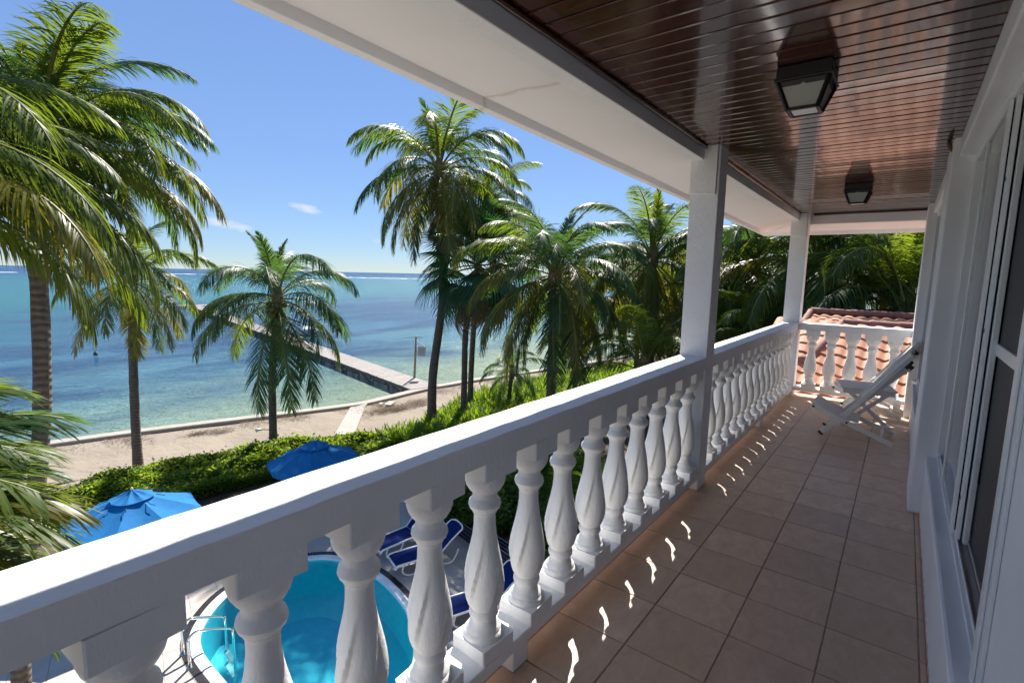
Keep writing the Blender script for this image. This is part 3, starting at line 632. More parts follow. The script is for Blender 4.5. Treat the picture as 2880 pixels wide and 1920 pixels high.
# ------------------------------------------------------------------ neighbouring clay roof
def roof_tile_mesh(wd=0.25, ln=0.345):
    m_ = MB(); n = 10; V = []
    def pz(u): return 0.018 * math.sin(2 * PI * u - 0.6) + 0.005 * math.sin(4 * PI * u)
    for u in [i / n for i in range(n + 1)]:
        z = pz(u); V += [(u * wd, 0.0, z + 0.006), (u * wd, 0.0, z + 0.028), (u * wd, ln, z + 0.0)]
    Fc = []
    for i in range(n): Fc += [(3 * i, 3 * i + 3, 3 * i + 4, 3 * i + 1), (3 * i + 1, 3 * i + 4, 3 * i + 5, 3 * i + 2)]
    m_.add(V, Fc); return m_.mesh('roof_tile', 'clay_tile', True, 40)
RT = roof_tile_mesh()
def roof(label, x0, nx, y0, z0, slope, rows, yb, wallx1):
    t = thing('tiled_roof', label, 'roof', (x0, y0, z0), 0, 'clay roofs of the neighbouring house')
    a = math.atan(slope); c, s = math.cos(a), math.sin(a); L = rows * 0.30
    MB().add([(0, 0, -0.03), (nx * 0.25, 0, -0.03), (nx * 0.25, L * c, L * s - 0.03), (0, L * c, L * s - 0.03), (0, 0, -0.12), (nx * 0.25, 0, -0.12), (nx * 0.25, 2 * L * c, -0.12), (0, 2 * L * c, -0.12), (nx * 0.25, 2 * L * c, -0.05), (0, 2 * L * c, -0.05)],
             [(0, 1, 2, 3), (0, 4, 5, 1), (3, 2, 8, 9), (0, 3, 9, 7, 4), (1, 5, 6, 8, 2), (4, 7, 6, 5)]).build('roof_deck', 'roof_deck_brown', t)
    for r_ in range(rows):
        for i in range(nx):
            obj('roof_tile', RT, t, loc=(i * 0.25, r_ * 0.30 * c, r_ * 0.30 * s + rnd.uniform(-.002, .002)), rot=(a + rnd.uniform(-.006, .006), 0, rnd.uniform(-.006, .006)))
    return t, c, s, L
def cap_run(t, p0, p1, r_=0.085, seg=0.42):
    p0, p1 = Vector(p0), Vector(p1); d = p1 - p0; n = max(1, round(d.length / seg)); 
    for i in range(n):
        a = p0 + d * (i / n); b = p0 + d * ((i + 1.12) / n)
        MB().tube([a, a.lerp(b, 0.12), b], [r_ * 1.12, r_ * 1.1, r_ * 0.92], 12).build('ridge_cap', 'clay_cap', t, True, 40)
t, c, s, L = roof('clay tiled roof just behind the far balustrade, seen between its balusters', -1.86, 18, 8.10, -0.19, 0.42, 9, 0, 0)
ox = Vector(t.location)
cap_run(t, Vector((-0.81, 10.6, 0.83)) - ox, Vector((2.4, 10.6, 0.83)) - ox)
cap_run(t, Vector((-0.82, 10.58, 0.82)) - ox, Vector((-1.12, 9.25, 0.33)) - ox, 0.07)
cap_run(t, Vector((-1.10, 9.26, 0.32)) - ox, Vector((-1.62, 9.05, 0.25)) - ox, 0.07)
MB().box(-1.7, 6.5, 8.25, 13.0, G, -0.2).build('house_wall', 'house_render', t).matrix_parent_inverse = Matrix.Translation(-ox)
t2, c, s, L = roof('higher clay tiled roof beyond, its ridge showing above the far balustrade', -1.86, 26, 12.3, 0.23, 0.19, 9, 0, 0)
ox = Vector(t2.location)
cap_run(t2, Vector((-1.86, 15.0, 0.80)) - ox, Vector((4.6, 15.0, 0.77)) - ox)
cap_run(t2, Vector((-1.86, 14.95, 0.79)) - ox, Vector((-1.86, 12.3, 0.28)) - ox, 0.07)
MB().box(-1.7, 6.5, 13.01, 17.2, G, 0.15).build('house_wall', 'house_render', t2).matrix_parent_inverse = Matrix.Translation(-ox)
# ------------------------------------------------------------------ ground, sea, pool
SHORE = [(-60, -400), (-42, -60), (-36, -20), (-30.3, 0), (-28.7, 6.0), (-27.8, 9.0), (-26.35, 13.15), (-24.95, 17.4), (-24.85, 19.5), (-25.0, 22.0), (-25.0, 23.7), (-24.8, 25.2), (-24.5, 27.6), (-24.0, 29.7), (-22.6, 37), (-20, 52), (-16, 80), (-4, 160), (30, 400)]
PC = (-9.7, 5.6)
def spline(P, n, closed=True):
    out_ = []; k = len(P)
    for i in range(k if closed else k - 1):
        g = lambda j: Vector(P[j % k] if closed else P[min(max(j, 0), k - 1)])
        a, b, c, d = g(i - 1), g(i), g(i + 1), g(i + 2)
        for j in range(n):
            t = j / n; out_.append(0.5 * ((2 * b) + (c - a) * t + (2 * a - 5 * b + 4 * c - d) * t * t + (3 * b - a - 3 * c + d) * t ** 3))
    if not closed: out_.append(Vector(P[-1]))
    return out_
POOL = spline([(-12.27, 4.95), (-11.62, 4.17), (-10.9, 3.82), (-9.7, 3.74), (-8.5, 3.78), (-7.4, 4.3), (-6.9, 5.3), (-7.25, 6.35), (-8.45, 7.22), (-10.1, 7.62), (-11.46, 7.50), (-12.2, 6.95), (-12.5, 5.95)], 8)
def offs(P, d):
    k = len(P); o_ = []
    for i in range(k):
        t_ = (P[(i + 1) % k] - P[i - 1]).normalized(); o_.append(P[i] + Vector((-t_.y, t_.x)) * d)
    return o_
area = sum(POOL[i].x * POOL[(i + 1) % len(POOL)].y - POOL[(i + 1) % len(POOL)].x * POOL[i].y for i in range(len(POOL)))
if area > 0: POOL = POOL[::-1]      # clockwise, so +offset points outwards
if (offs(POOL, 0.1)[0] - Vector(PC)).length < (POOL[0] - Vector(PC)).length: POOL = POOL[::-1]
LIP = offs(POOL, 0.20); BAND = offs(POOL, 0.36)
def rayhit(poly, ang, closed):
    d = Vector((math.cos(ang), math.sin(ang))); o_ = Vector(PC); best = None; k = len(poly)
    for i in range(k if closed else k - 1):
        a = Vector(poly[i]); b = Vector(poly[(i + 1) % k]); e = b - a
        den = d.x * e.y - d.y * e.x
        if abs(den) < 1e-9: continue
        w_ = a - o_; t_ = (w_.x * e.y - w_.y * e.x) / den; u = (w_.x * d.y - w_.y * d.x) / den
        if t_ > 0 and -1e-6 <= u <= 1 + 1e-6 and (best is None or t_ < best): best = t_
    return None if best is None else o_ + d * best
OUTER = SHORE + [(30, 4000), (4000, 4000), (4000, -4000), (-60, -4000)]
angs = sorted(set([2 * PI * i / 240 - PI for i in range(240)] + [math.atan2(y - PC[1], x - PC[0]) for x, y in OUTER]))
inn = [Vector(p_) for p_ in offs(POOL, 0.1)]
V = []
for a in angs:
    i_ = rayhit(inn, a, True); o_ = rayhit(OUTER, a, True)
    for f in (0, 0.06, 0.16, 0.3, 0.5, 0.75, 1.0):
        p_ = i_.lerp(o_, f); V.append((p_.x, p_.y, G - 0.06))
K = 7; n_ = len(angs)
Fc = [(i * K + j, i * K + j + 1, ((i + 1) % n_) * K + j + 1, ((i + 1) % n_) * K + j) for i in range(n_) for j in range(K - 1)]
gr = MB().add(V, Fc).build('beach', 'sand'); tag(gr, kind='structure')
# beach relief over the visible strip
rs = np.random.RandomState(3)
def hills(x, y):
    return 0.05 * np.sin(0.9 * x + 0.3 * y) + 0.04 * np.sin(0.5 * y - 1.3 * x + 1) + 0.03 * np.sin(2.1 * y + 0.7 * x)
xs_ = np.linspace(0, 1, 60); ys_ = np.linspace(-14, 60, 300)
sx = np.array([p_[0] for p_ in SHORE]); sy = np.array([p_[1] for p_ in SHORE])
V = []
for yy in ys_:
    xw = np.interp(yy, sy, sx) - 0.05
    for u in xs_:
        x = xw + u * (-15.5 - xw); z = G - 0.02 + hills(x, yy) * min(1, u * 8) * min(1, (1 - u) * 5) - 0.02 * math.exp(-u * 14)
        V.append((x, yy, z))
nx = len(xs_)
Fc = [(i * nx + j, i * nx + j + 1, (i + 1) * nx + j + 1, (i + 1) * nx + j) for i in range(len(ys_) - 1) for j in range(nx - 1)]
obj('beach_strip', npmesh('beach_strip', V, Fc, ['sand'], True), gr)
sea_ = MB(); far_r = 5600
rim = [(x + 0.25, y, SEA) for x, y in SHORE]
a0 = math.atan2(SHORE[-1][1], SHORE[-1][0]); a1 = math.atan2(SHORE[0][1], SHORE[0][0]) + 2 * PI
a0 = math.radians(84); a1 = math.radians(264)
rim += [(far_r * math.cos(a0 + (a1 - a0) * i / 72), far_r * math.sin(a0 + (a1 - a0) * i / 72), SEA) for i in range(73)]
sea_.add(rim, [tuple(range(len(rim) - 1, -1, -1))])
so_ = sea_.build('sea', 'sea_water'); tag(so_, kind='structure')
# reef break far out
fm = MB()
for k in range(150):
    az = -1.9 + 1.5 * k / 150 + rnd.uniform(-0.01, 0.01)
    if rnd.random() < 0.06: continue
    r_ = 760 + 60 * math.sin(az * 9) + rnd.uniform(-12, 12); da = rnd.uniform(0.006, 0.016); wdt = rnd.uniform(1, 4.5)
    pts = []
    M_ = 8
    for j in range(M_ + 1):
        a = az - da + 2 * da * j / M_; e = math.sin(PI * j / M_)
        pts.append(((r_ - wdt * e * rnd.uniform(0.6, 1)) * math.sin(a), (r_ - wdt * e) * math.cos(a), SEA + 0.05)); pts.append(((r_ + wdt * e) * math.sin(a), (r_ + wdt * e * rnd.uniform(0.6, 1)) * math.cos(a), SEA + 0.05 + 0.2 * e))
    fm.add(pts, [(2 * j, 2 * j + 1, 2 * j + 3, 2 * j + 2) for j in range(M_)])
tag(fm.build('reef_foam', 'foam_white'), 'broken white line of surf on the reef near the horizon', 'surf', kind='stuff')

# sea wall
SW = spline([Vector(p_) for p_ in SHORE[2:16]], 6, False)
def ribbon(name, P, prof, mat, par=None, ang=30):
    fr = []
    for i, p_ in enumerate(P):
        t_ = (P[min(i + 1, len(P) - 1)] - P[max(i - 1, 0)]).normalized(); nrm = Vector((t_.y, -t_.x, 0))
        fr.append(((p_.x, p_.y, 0), nrm, (0, 0, 1)))
    return MB().extrude(prof, fr).build(name, mat, par, True, ang)
sw = ribbon('sea_wall', SW, [(-0.30, G - 1.2), (-0.30, G + 0.11), (-0.27, G + 0.14), (0.27, G + 0.14), (0.30, G + 0.11), (0.30, G - 1.2)], 'concrete'); tag(sw, 'low concrete sea wall between the sand and the water', 'wall')
# path slab from the wall towards the garden
pv = [(-25.05, 17.55), (-24.5, 18.1), (-24.25, 17.75), (-24.85, 17.2), (-20.3, 14.2), (-21.0, 13.6)]; pz = [0.15, 0.15, 0.06, 0.06, 0.06, 0.06]
pa = MB().add([(x, y, G + z) for (x, y), z in zip(pv, pz)] + [(x, y, G - 0.2) for x, y in pv],
          [(0, 3, 2, 1), (3, 5, 4, 2), (0, 6, 9, 3), (3, 9, 11, 5), (1, 2, 8, 7), (2, 4, 10, 8), (4, 5, 11, 10)]).build('path', 'concrete_path'); tag(pa, kind='structure')
# heaps of dry weed and broken slabs along the wall
V = []; Fc = []
def flake(c, s_):
    a = rs.uniform(0, PI); l_ = s_ * rs.uniform(1, 3.4); w_ = s_ * rs.uniform(0.10, 0.30); t1 = rs.uniform(-0.3, 0.3)
    d = np.array([math.cos(a), math.sin(a), t1]) * l_; e = np.array([-math.sin(a), math.cos(a), rs.uniform(-.4, .4)]) * w_
    i = len(V); V.extend([c - d - e, c + d - e, c + d + e, c - d + e]); Fc.append((i, i + 1, i + 2, i + 3))
for k in range(9000):
    u = rs.rand(); yy = 4 + 26 * u
    xw = np.interp(yy, sy, sx); w_ = 0.5 + abs(rs.normal(0, 0.7)) + (0.6 if rs.rand() < 0.3 else 0)
    dens = math.sin(yy * 1.1) + 0.8 * math.sin(yy * 2.7 + 1) + 0.4 * math.sin(yy * 0.5)
    if dens < rs.uniform(-0.6, 1.6): continue
    flake(np.array([xw + w_, yy, G + 0.03 + rs.uniform(0, 0.05)]), 0.035)
for (cx, cy, sp, n) in ((-22.8, 17.9, 0.5, 900), (-22.6, 18.9, 0.5, 900), (-22.9, 20.6, 0.5, 700), (-22.2, 20.2, 0.35, 250), (-26.0, 9.6, 0.3, 300), (-25.6, 10.4, 0.3, 300)):
    for k in range(n): flake(np.array([cx + rs.normal(0, sp * .6), cy + rs.normal(0, sp * 1.2), G + 0.04 + rs.uniform(0, 0.05)]), 0.035)
tag(obj('dry_seaweed', npmesh('dry_seaweed', V, Fc, ['dry_seaweed'])), 'dry brown seaweed strewn on the sand along the sea wall', 'seaweed', kind='stuff')
for i, (x, y, rz, w_, l_) in enumerate(((-23.7, 19.1, 0.5, 0.4, 0.75), (-24.0, 18.7, 0.3, 0.25, 0.3))):
    o_ = MB().box(-w_ / 2, w_ / 2, -l_ / 2, l_ / 2, 0, 0.05).build('stone_slab', 'concrete_path', bevel=0.01, loc=(x, y, G + 0.05), rot=(0.05, 0.04, rz))
    tag(o_, ('flat broken concrete slab lying beside the sea wall near the pier', 'smaller broken concrete slab next to the flat slab by the sea wall')[i], 'slab')
rk = MB()
V = []; 
for k in range(5):
    pass

# pool basin
def loopz(P, z): return [(p_.x, p_.y, z) for p_ in P]
def band(P0, z0, P1, z1):
    k = len(P0); return loopz(P0, z0) + loopz(P1, z1), [(i, (i + 1) % k, k + (i + 1) % k, k + i) for i in range(k)]
pool = thing('pool', 'kidney shaped turquoise swimming pool with a dark tiled rim', 'pool', (*PC, G))
def pb(name, mb, mat, smooth=True, ang=35):
    o_ = mb.build(name, mat, pool, smooth, ang); o_.matrix_parent_inverse = Matrix.Translation(-Vector(pool.location)); return o_
INN = offs(POOL, -0.5); k = len(POOL)
b_ = MB(); b_.add(*band(POOL, G - 0.02, offs(POOL, -0.03), G - 1.0)); b_.add(*band(offs(POOL, -0.03), G - 1.0, INN, G - 1.35)); b_.add(loopz(INN, G - 1.35), [tuple(range(k))]); pb('basin', b_, 'pool_plaster')
b_ = MB(); b_.add(*band(POOL, G - 0.14, POOL, G - 0.02)); b_.add(*band(POOL, G - 0.02, offs(POOL, 0.03), G + 0.02)); b_.add(*band(offs(POOL, 0.03), G + 0.02, offs(POOL, 0.17), G + 0.025)); b_.add(*band(offs(POOL, 0.17), G + 0.025, LIP, G + 0.012)); pb('lip', b_, 'pool_lip')
b_ = MB(); b_.add(*band(offs(POOL, 0.19), G + 0.008, offs(POOL, 0.375), G + 0.008)); pb('rim_grout', b_, 'tile_grout_white')
b_ = MB(); b_.add(loopz(offs(POOL, 0.01), G - 0.07), [tuple(range(k - 1, -1, -1))]); pb('pool_surface', b_, 'pool_water')
A = offs(POOL, 0.215); B = offs(POOL, 0.365)
for i in range(k):     # rim tiles, two between neighbouring outline points where it is long
    j = (i + 1) % k; n2 = max(1, round((A[i] - A[j]).length / 0.082))
    for q_ in range(n2):
        u0, u1 = (q_ + 0.06) / n2, (q_ + 0.94) / n2
        pts = [A[i].lerp(A[j], u0), A[i].lerp(A[j], u1), B[i].lerp(B[j], u1), B[i].lerp(B[j], u0)]
        V = [(p_.x, p_.y, G + 0.014) for p_ in pts] + [(p_.x, p_.y, G - 0.002) for p_ in pts]
        pb('rim_tile', MB().add(V, [(0, 1, 2, 3), (0, 4, 5, 1), (1, 5, 6, 2), (2, 6, 7, 3), (3, 7, 4, 0)]), 'black_band_tile', False, None)
# paved deck
DX0, DX1, DY0, DY1 = -16.2, -1.0, 0.0, 11.6
drect = [(DX0, DY0), (DX1, DY0), (DX1, DY1), (DX0, DY1)]
angs = sorted(set([2 * PI * i / 120 - PI for i in range(120)] + [math.atan2(y - PC[1], x - PC[0]) for x, y in drect]))
V = []
for a in angs:
    i_ = rayhit(offs(POOL, 0.15), a, True); o_ = rayhit(drect, a, True); V += [(i_.x, i_.y, G - 0.012), (o_.x, o_.y, G - 0.012)]
n_ = len(angs)
dk = MB().add(V, [(2 * i, 2 * i + 1, (2 * i + 3) % (2 * n_), (2 * i + 2) % (2 * n_)) for i in range(n_)]).build('pool_deck_paving', 'deck_grout'); tag(dk, kind='structure')
RIMC = offs(POOL, 0.33)
th0 = -0.27; ux = Vector((math.cos(th0), math.sin(th0))); uy = Vector((-math.sin(th0), math.cos(th0))); ts = 0.60
def inside(p_, P):
    c_ = False; k_ = len(P)
    for i in range(k_):
        a, b = P[i], P[(i + 1) % k_]
        if (a.y > p_.y) != (b.y > p_.y) and p_.x < (b.x - a.x) * (p_.y - a.y) / (b.y - a.y) + a.x: c_ = not c_
    return c_
full_me = None
for ii in range(-16, 17):
    for jj in range(-14, 15):
        cpt = Vector(PC) + ux * (ii * ts) + uy * (jj * ts)
        if not (DX0 < cpt.x - 0.3 and cpt.x + 0.3 < -2.2 and DY0 < cpt.y - 0.3 and cpt.y + 0.3 < DY1): continue
        h_ = ts / 2 - 0.004
        quad = [cpt + ux * a * h_ + uy * b * h_ for a, b in ((-1, -1), (1, -1), (1, 1), (-1, 1))]
        near = min(range(len(RIMC)), key=lambda i: (RIMC[i] - cpt).length)
        dist = (RIMC[near] - cpt).length; isin = inside(cpt, RIMC)
        if isin and dist > 0.45: continue
        if dist < 0.45:
            t_ = (RIMC[(near + 1) % len(RIMC)] - RIMC[near - 1]).normalized(); nn = Vector((-t_.y, t_.x)); o_ = RIMC[near]
            res = []
            for i in range(4):
                a, b = quad[i], quad[(i + 1) % 4]; da, db = (a - o_).dot(nn), (b - o_).dot(nn)
                if da >= 0: res.append(a)
                if da * db < 0: res.append(a.lerp(b, da / (da - db)))
            quad = res
            if len(quad) < 3: continue
            kq = len(quad); V = [(p_.x, p_.y, G) for p_ in quad] + [(p_.x, p_.y, G - 0.015) for p_ in quad]
            MB().add(V, [tuple(range(kq))] + [(i, kq + i, kq + (i + 1) % kq, (i + 1) % kq) for i in range(kq)]).build('tile', 'deck_tile', dk)
        else:
            if full_me is None: full_me = MB().box(-h_, h_, -h_, h_, -0.015, 0).mesh('tile', 'deck_tile')
            obj('tile', full_me, dk, loc=(cpt.x, cpt.y, G + rnd.uniform(-.0008, .0008)), rot=(0, 0, th0))
# soil bed for hedge and shrubs
bed = MB()
bed.add([(-22.0, -8, G + 0.02), (-16.1, -8, G + 0.02), (-16.1, 11.65, G + 0.02), (-1, 11.65, G + 0.02), (-1, 60, G + 0.02), (-17.6, 60, G + 0.02), (-18.4, 30, G + 0.02), (-18.2, 14, G + 0.02), (-20.6, 11, G + 0.02), (-21.6, 6, G + 0.02)], [tuple(range(10))])
bd = bed.build('garden_bed', 'garden_soil'); tag(bd, kind='structure')

# pool ladder
def arch(x0, y0):
    P = [(x0, y0, G), (x0, y0, G + 0.55)]
    for a in np.linspace(0, 1, 9)[1:]: P.append((x0 + 0.03 * a, y0 + 0.16 - 0.16 * math.cos(a * PI * 0.55), G + 0.55 + 0.16 * math.sin(a * PI * 0.55)))
    P += [(x0 + 0.06, y0 + 0.45, G + 0.60), (x0 + 0.09, y0 + 0.70, G + 0.48), (x0 + 0.10, y0 + 0.77, G + 0.42), (x0 + 0.105, y0 + 0.79, G + 0.33), (x0 + 0.105, y0 + 0.79, G - 0.9)]
    return P
ld = thing('pool_ladder', 'stainless steel ladder with two curved handrails at the pool edge', 'ladder', (-10.72, 3.48, G))
for (x0, y0) in ((-10.97, 3.50), (-10.47, 3.44)):
    P = [Vector(p_) - ld.location for p_ in arch(x0, y0)]
    MB().tube([tuple(p_) for p_ in spline([tuple(p_) for p_ in P], 3, False)], 0.028, 12).build('handrail', 'chrome', ld, True)
    MB().tube([(P[0].x, P[0].y, 0.0), (P[0].x, P[0].y, 0.018)], 0.06, 16).build('flange', 'chrome', ld, True, 40)
for z in (-0.35, -0.65): MB().bar(Vector((-10.87, 4.27, G + z)) - ld.location, Vector((-10.37, 4.22, G + z)) - ld.location, 0.10, 0.03).build('step', 'white_plastic', ld, bevel=0.005)

# navy tiled planter wall behind the loungers
wa, wb = Vector((-13.4, 11.35)), Vector((-4.6, 9.30)); dv = (wb - wa).normalized(); nv = Vector((-dv.y, dv.x))
pl_ = thing('planter_wall', 'low planter wall clad in glossy navy tiles behind the sun loungers', 'wall', (wa.x, wa.y, G), math.atan2(dv.y, dv.x))
LW = (wb - wa).length
MB().box(0, LW, -0.01, 0.36, 0, 0.492).build('core', 'tile_grout_white', pl_)
tm = MB().box(-0.0475, 0.0475, -0.0475, 0.0475, 0, 0.006).mesh('wall_tile', 'navy_tile')
for i in range(int(LW / 0.115)):
    for j in range(3): 
        if i * 3 + j < 300: obj('wall_tile', tm, pl_, loc=(0.06 + i * 0.115, 0.047 + j * 0.118, 0.4925), scale=(1.12, 1.12, 1))
fm_ = MB()
for i in range(int(LW / 0.115)):
    for j in range(4): fm_.box(0.005 + i * 0.115, 0.11 + i * 0.115, -0.017, -0.0105, 0.012 + j * 0.12, 0.122 + j * 0.12)
tag(fm_.build('front_tiles', 'navy_tile', pl_), kind='stuff')

# umbrellas
def umbrella(loc, rz, label, rad=1.42, lean=0.0):
    t = thing('garden_umbrella', label, 'umbrella', loc, rz, 'blue umbrellas beside the hedge')
    MB().tube([(0, 0, 0.05), (0, 0, 2.42)], 0.024, 10).build('pole', 'white_plastic', t, True)
    MB().lathe([(0, 0.26), (0.05, 0.25), (0.07, 0.08), (0.3, 0.04)], 20).build('base', 'concrete', t, True, 40)
    def sect(r0, r1, z0, z1, sag, n=8, sub=7, rings=7, off=0.0, flare=0.0):
        m_ = MB(); V = []
        for a in range(n * sub):
            u = (a % sub) / sub; th = 2 * PI * a / (n * sub)
            ch = math.cos(PI / n) / math.cos((u - 0.5) * 2 * PI / n)
            for r_ in range(rings + 1):
                f = r_ / rings; rr = r0 + (r1 - r0) * f
                rr2 = rr * (ch if True else 1)
                z = z0 + (z1 - z0) * (f ** 0.92) - sag * math.sin(PI * u) * f - 0.035 * math.sin(PI * f) * math.sin(PI * u) + flare * f * f * math.cos(th * 3)
                V.append((rr2 * math.cos(th), rr2 * math.sin(th), z))
        k_ = rings + 1; N_ = n * sub
        return m_.add(V, [(i * k_ + j, i * k_ + j + 1, ((i + 1) % N_) * k_ + j + 1, ((i + 1) % N_) * k_ + j) for i in range(N_) for j in range(rings)])
    c_ = sect(0.30, rad, 2.35, 1.88, 0.06).build('canopy', 'canvas_blue', t, True, 12)
    sect(0.02, 0.46, 2.52, 2.335, 0.015, rings=4, flare=0.012).build('vent_cap', 'canvas_blue', c_, True, 60)
    m_ = MB()
    for i in range(8):
        th = 2 * PI * i / 8; a0 = th; a1 = th + 2 * PI / 8
        P = [Vector((rad * math.cos(a0), rad * math.sin(a0), 1.88)), Vector((rad * math.cos(a1), rad * math.sin(a1), 1.88))]
        V = []
        for j in range(9):
            u = j / 8; q_ = P[0].lerp(P[1], u); q_.z -= 0.05 * math.sin(PI * u); V += [q_, q_ + Vector((0.01 * math.cos(th + .4), 0.01 * math.sin(th + .4), -0.12 - 0.02 * math.sin(u * PI * 3)))]
        m_.add(V, [(2 * j, 2 * j + 1, 2 * j + 3, 2 * j + 2) for j in range(8)])
        MB().tube([(0, 0, 2.44), (0.98 * rad * math.cos(th), 0.98 * rad * math.sin(th), 1.865)], 0.012, 6).build('rib', 'white_plastic', t, True)
        MB().tube([(0.03 * math.cos(th), 0.03 * math.sin(th), 1.75), (0.5 * rad * math.cos(th), 0.5 * rad * math.sin(th), 2.12)], 0.009, 6).build('strut', 'white_plastic', t, True)
        # frayed lace under the vent
        zz = MB(); 
        r_ = 0.47; pt = Vector((r_ * math.cos(th + 0.1), r_ * math.sin(th + 0.1), 2.315))
        pts = [pt]
        for j in range(5): pts.append(pts[-1] + Vector((0.05 * math.cos(th) + rnd.uniform(-.03, .03), 0.05 * math.sin(th) + rnd.uniform(-.03, .03), -0.012)))
        zz.tube(pts, 0.008, 5).build('lace', 'sling_blue', c_)
    m_.build('valance', 'canvas_blue', c_, True, 60)
    MB().lathe([(2.50, 0.02), (2.53, 0.032), (2.57, 0.02), (2.585, 0.004)], 12).build('finial', 'white_plastic', t, True)
    return t
umbrella((-14.25, 3.72, G), 0.25, 'blue garden umbrella partly behind palm leaves, lower of the two by the hedge')
umbrella((-14.3, 8.55, G), 0.1, 'blue garden umbrella right below the leaning palm with coconuts, beyond the railing')
umbrella((-8.75, 0.22, G - 0.1), 0.4, 'blue garden umbrella barely showing under the railing at the bottom of the picture', 1.0)

# sun loungers
def lounger(loc, rz, label):
    t = thing('sun_lounger', label, 'sun lounger', loc, rz, 'white framed loungers with blue slings by the pool')
    W = 0.33
    for s_ in (-1, 1):
        y = s_ * W
        MB().tube(spline([(-1.0, y, 0.26), (-0.94, y, 0.33), (-0.8, y, 0.35), (0.2, y, 0.36), (0.30, y, 0.36)], 5, False), 0.026, 8).build('side_rail', 'white_plastic', t, True)
        MB().tube(spline([(0.26, y, 0.36), (0.55, y, 0.62), (0.85, y, 0.84), (0.93, y * 0.9, 0.87)], 4, False), 0.022, 8).build('back_frame', 'white_plastic', t, True)
        for (a, b) in ((-0.72, 1), (0.34, 1)):
            MB().tube(spline([(a - 0.05, y, 0.34), (a - 0.09, y, 0.15), (a + 0.05, y, 0.025), (a + 0.25, y, 0.025), (a + 0.38, y, 0.18), (a + 0.45, y, 0.34)], 6, False), 0.024, 8).build('leg', 'white_plastic', t, True)
    MB().tube([(-0.97, -W, 0.29), (-0.97, W, 0.29)], 0.024, 8).build('cross_bar', 'white_plastic', t, True)
    MB().tube(spline([(0.92, -W * 0.9, 0.87), (0.97, -W * 0.5, 0.90), (0.97, W * 0.5, 0.90), (0.92, W * 0.9, 0.87)], 5, False), 0.022, 8).build('cross_bar', 'white_plastic', t, True)
    def sheet(P):
        m_ = MB(); V = []
        for (x, z) in P:
            for j in range(7):
                u = j / 6 * 2 - 1; V.append((x, u * W * 0.97, z - 0.025 * (1 - u * u)))
        return m_.add(V, [(i * 7 + j, i * 7 + j + 1, (i + 1) * 7 + j + 1, (i + 1) * 7 + j) for i in range(len(P) - 1) for j in range(6)])
    sheet([(-0.95, 0.33), (-0.8, 0.357), (-0.3, 0.36), (0.1, 0.365), (0.27, 0.368)]).build('seat_sling', 'sling_blue', t, True)
    sheet([(0.28, 0.375), (0.55, 0.627), (0.85, 0.847), (0.94, 0.885)]).build('back_sling', 'sling_blue', t, True)
    return t
hdg = math.atan2(1.38, 0.6)
lounger((-10.75, 9.15, G), 1.45, 'white framed blue sun lounger farthest from the camera beside the planter wall')
lounger((-9.62, 8.95, G), 1.22, 'white framed blue sun lounger nearer the pool rim, foot towards the water')
lounger((-7.15, 8.35, G), 1.15, 'white framed blue sun lounger close to the building, mostly behind balusters')

# ------------------------------------------------------------------ pier
pd = Vector((-0.976, 0.2175)).normalized(); pn = Vector((pd.y, -pd.x))   # pn points to the far (north) side
if pn.y < 0: pn = -pn
P0 = Vector((-25.2, 22.1)); PW = 2.1; PL = 93.0; DZ = G + 0.17
pier = thing('pier', 'long weathered wooden pier reaching out over the turquoise sea', 'pier', (P0.x, P0.y, DZ), math.atan2(pd.y, pd.x))
# local: x along pier, y: which side is +y?
ly = -1.0 if Vector((-pd.y, pd.x)).dot(pn) < 0 else 1.0
plank_b = MB().box(-0.088, 0.088, 0.0, PW * ly, -0.04, 0.0) if ly > 0 else MB().box(-0.088, 0.088, PW * ly, 0.0, -0.04, 0.0)
plk = plank_b.mesh('plank', 'weathered_plank')
xp = 0.1; cnt = 0
while cnt < 290:
    obj('plank', plk, pier, loc=(xp, rnd.uniform(-.03, .03), rnd.uniform(-.006, .006)), rot=(0, rnd.uniform(-.02, .02), rnd.uniform(-.008, .008))); xp += 0.2; cnt += 1
m_ = MB()
while xp < PL:
    a, b = sorted((0, PW * ly)); jy = rnd.uniform(-.03, .03); m_.box(xp - 0.088, xp + 0.088, a + jy, b + jy, -0.04 + rnd.uniform(-.006, 0), rnd.uniform(-.006, .006)); xp += 0.2
tag(m_.build('far_planks', 'weathered_plank', pier), kind='stuff')
for yy in (0.10, PW / 2, PW - 0.10):
    MB().box(0, PL, yy * ly - 0.05, yy * ly + 0.05, -0.26, -0.042).build('stringer', 'dark_timber', pier)
pile_me = MB().tube([(0, 0, -1.3), (0, 0, -0.05)], [0.095, 0.085], 8).mesh('pile', 'timber_pile', True)
i = 0; xq = 1.2
while xq < PL:
    for yy in (0.22, PW - 0.22): obj('pile', pile_me, pier, loc=(xq, yy * ly, rnd.uniform(-.05, .02)))
    MB().bar((xq + 0.1, 0.0, -0.32), (xq + 0.1, PW * ly, -0.32), 0.06, 0.14).build('cross_beam', 'dark_timber', pier)
    if i % 2 == 0: MB().bar((xq + 0.15, 0.22 * ly, -0.75), (xq + 2.2, 0.25 * ly, -0.30), 0.05, 0.12).build('brace', 'dark_timber', pier)
    elif i % 2 == 1: MB().bar((xq - 0.1, 0.16 * ly, -0.42), (xq + 2.4, 0.16 * ly, -0.42), 0.05, 0.10).build('brace', 'dark_timber', pier)
    xq += 2.6; i += 1
a, b = sorted((-3.0 * ly, (PW + 4.0) * ly))
MB().box(PL - 0.4, PL + 2.4, a, b, -0.06, 0.02).build('head_platform', 'weathered_plank', pier)
for xx in (PL, PL + 2.1):
    for yy in np.linspace(a + 0.2, b - 0.2, 5): obj('pile', pile_me, pier, loc=(xx, yy, 0))
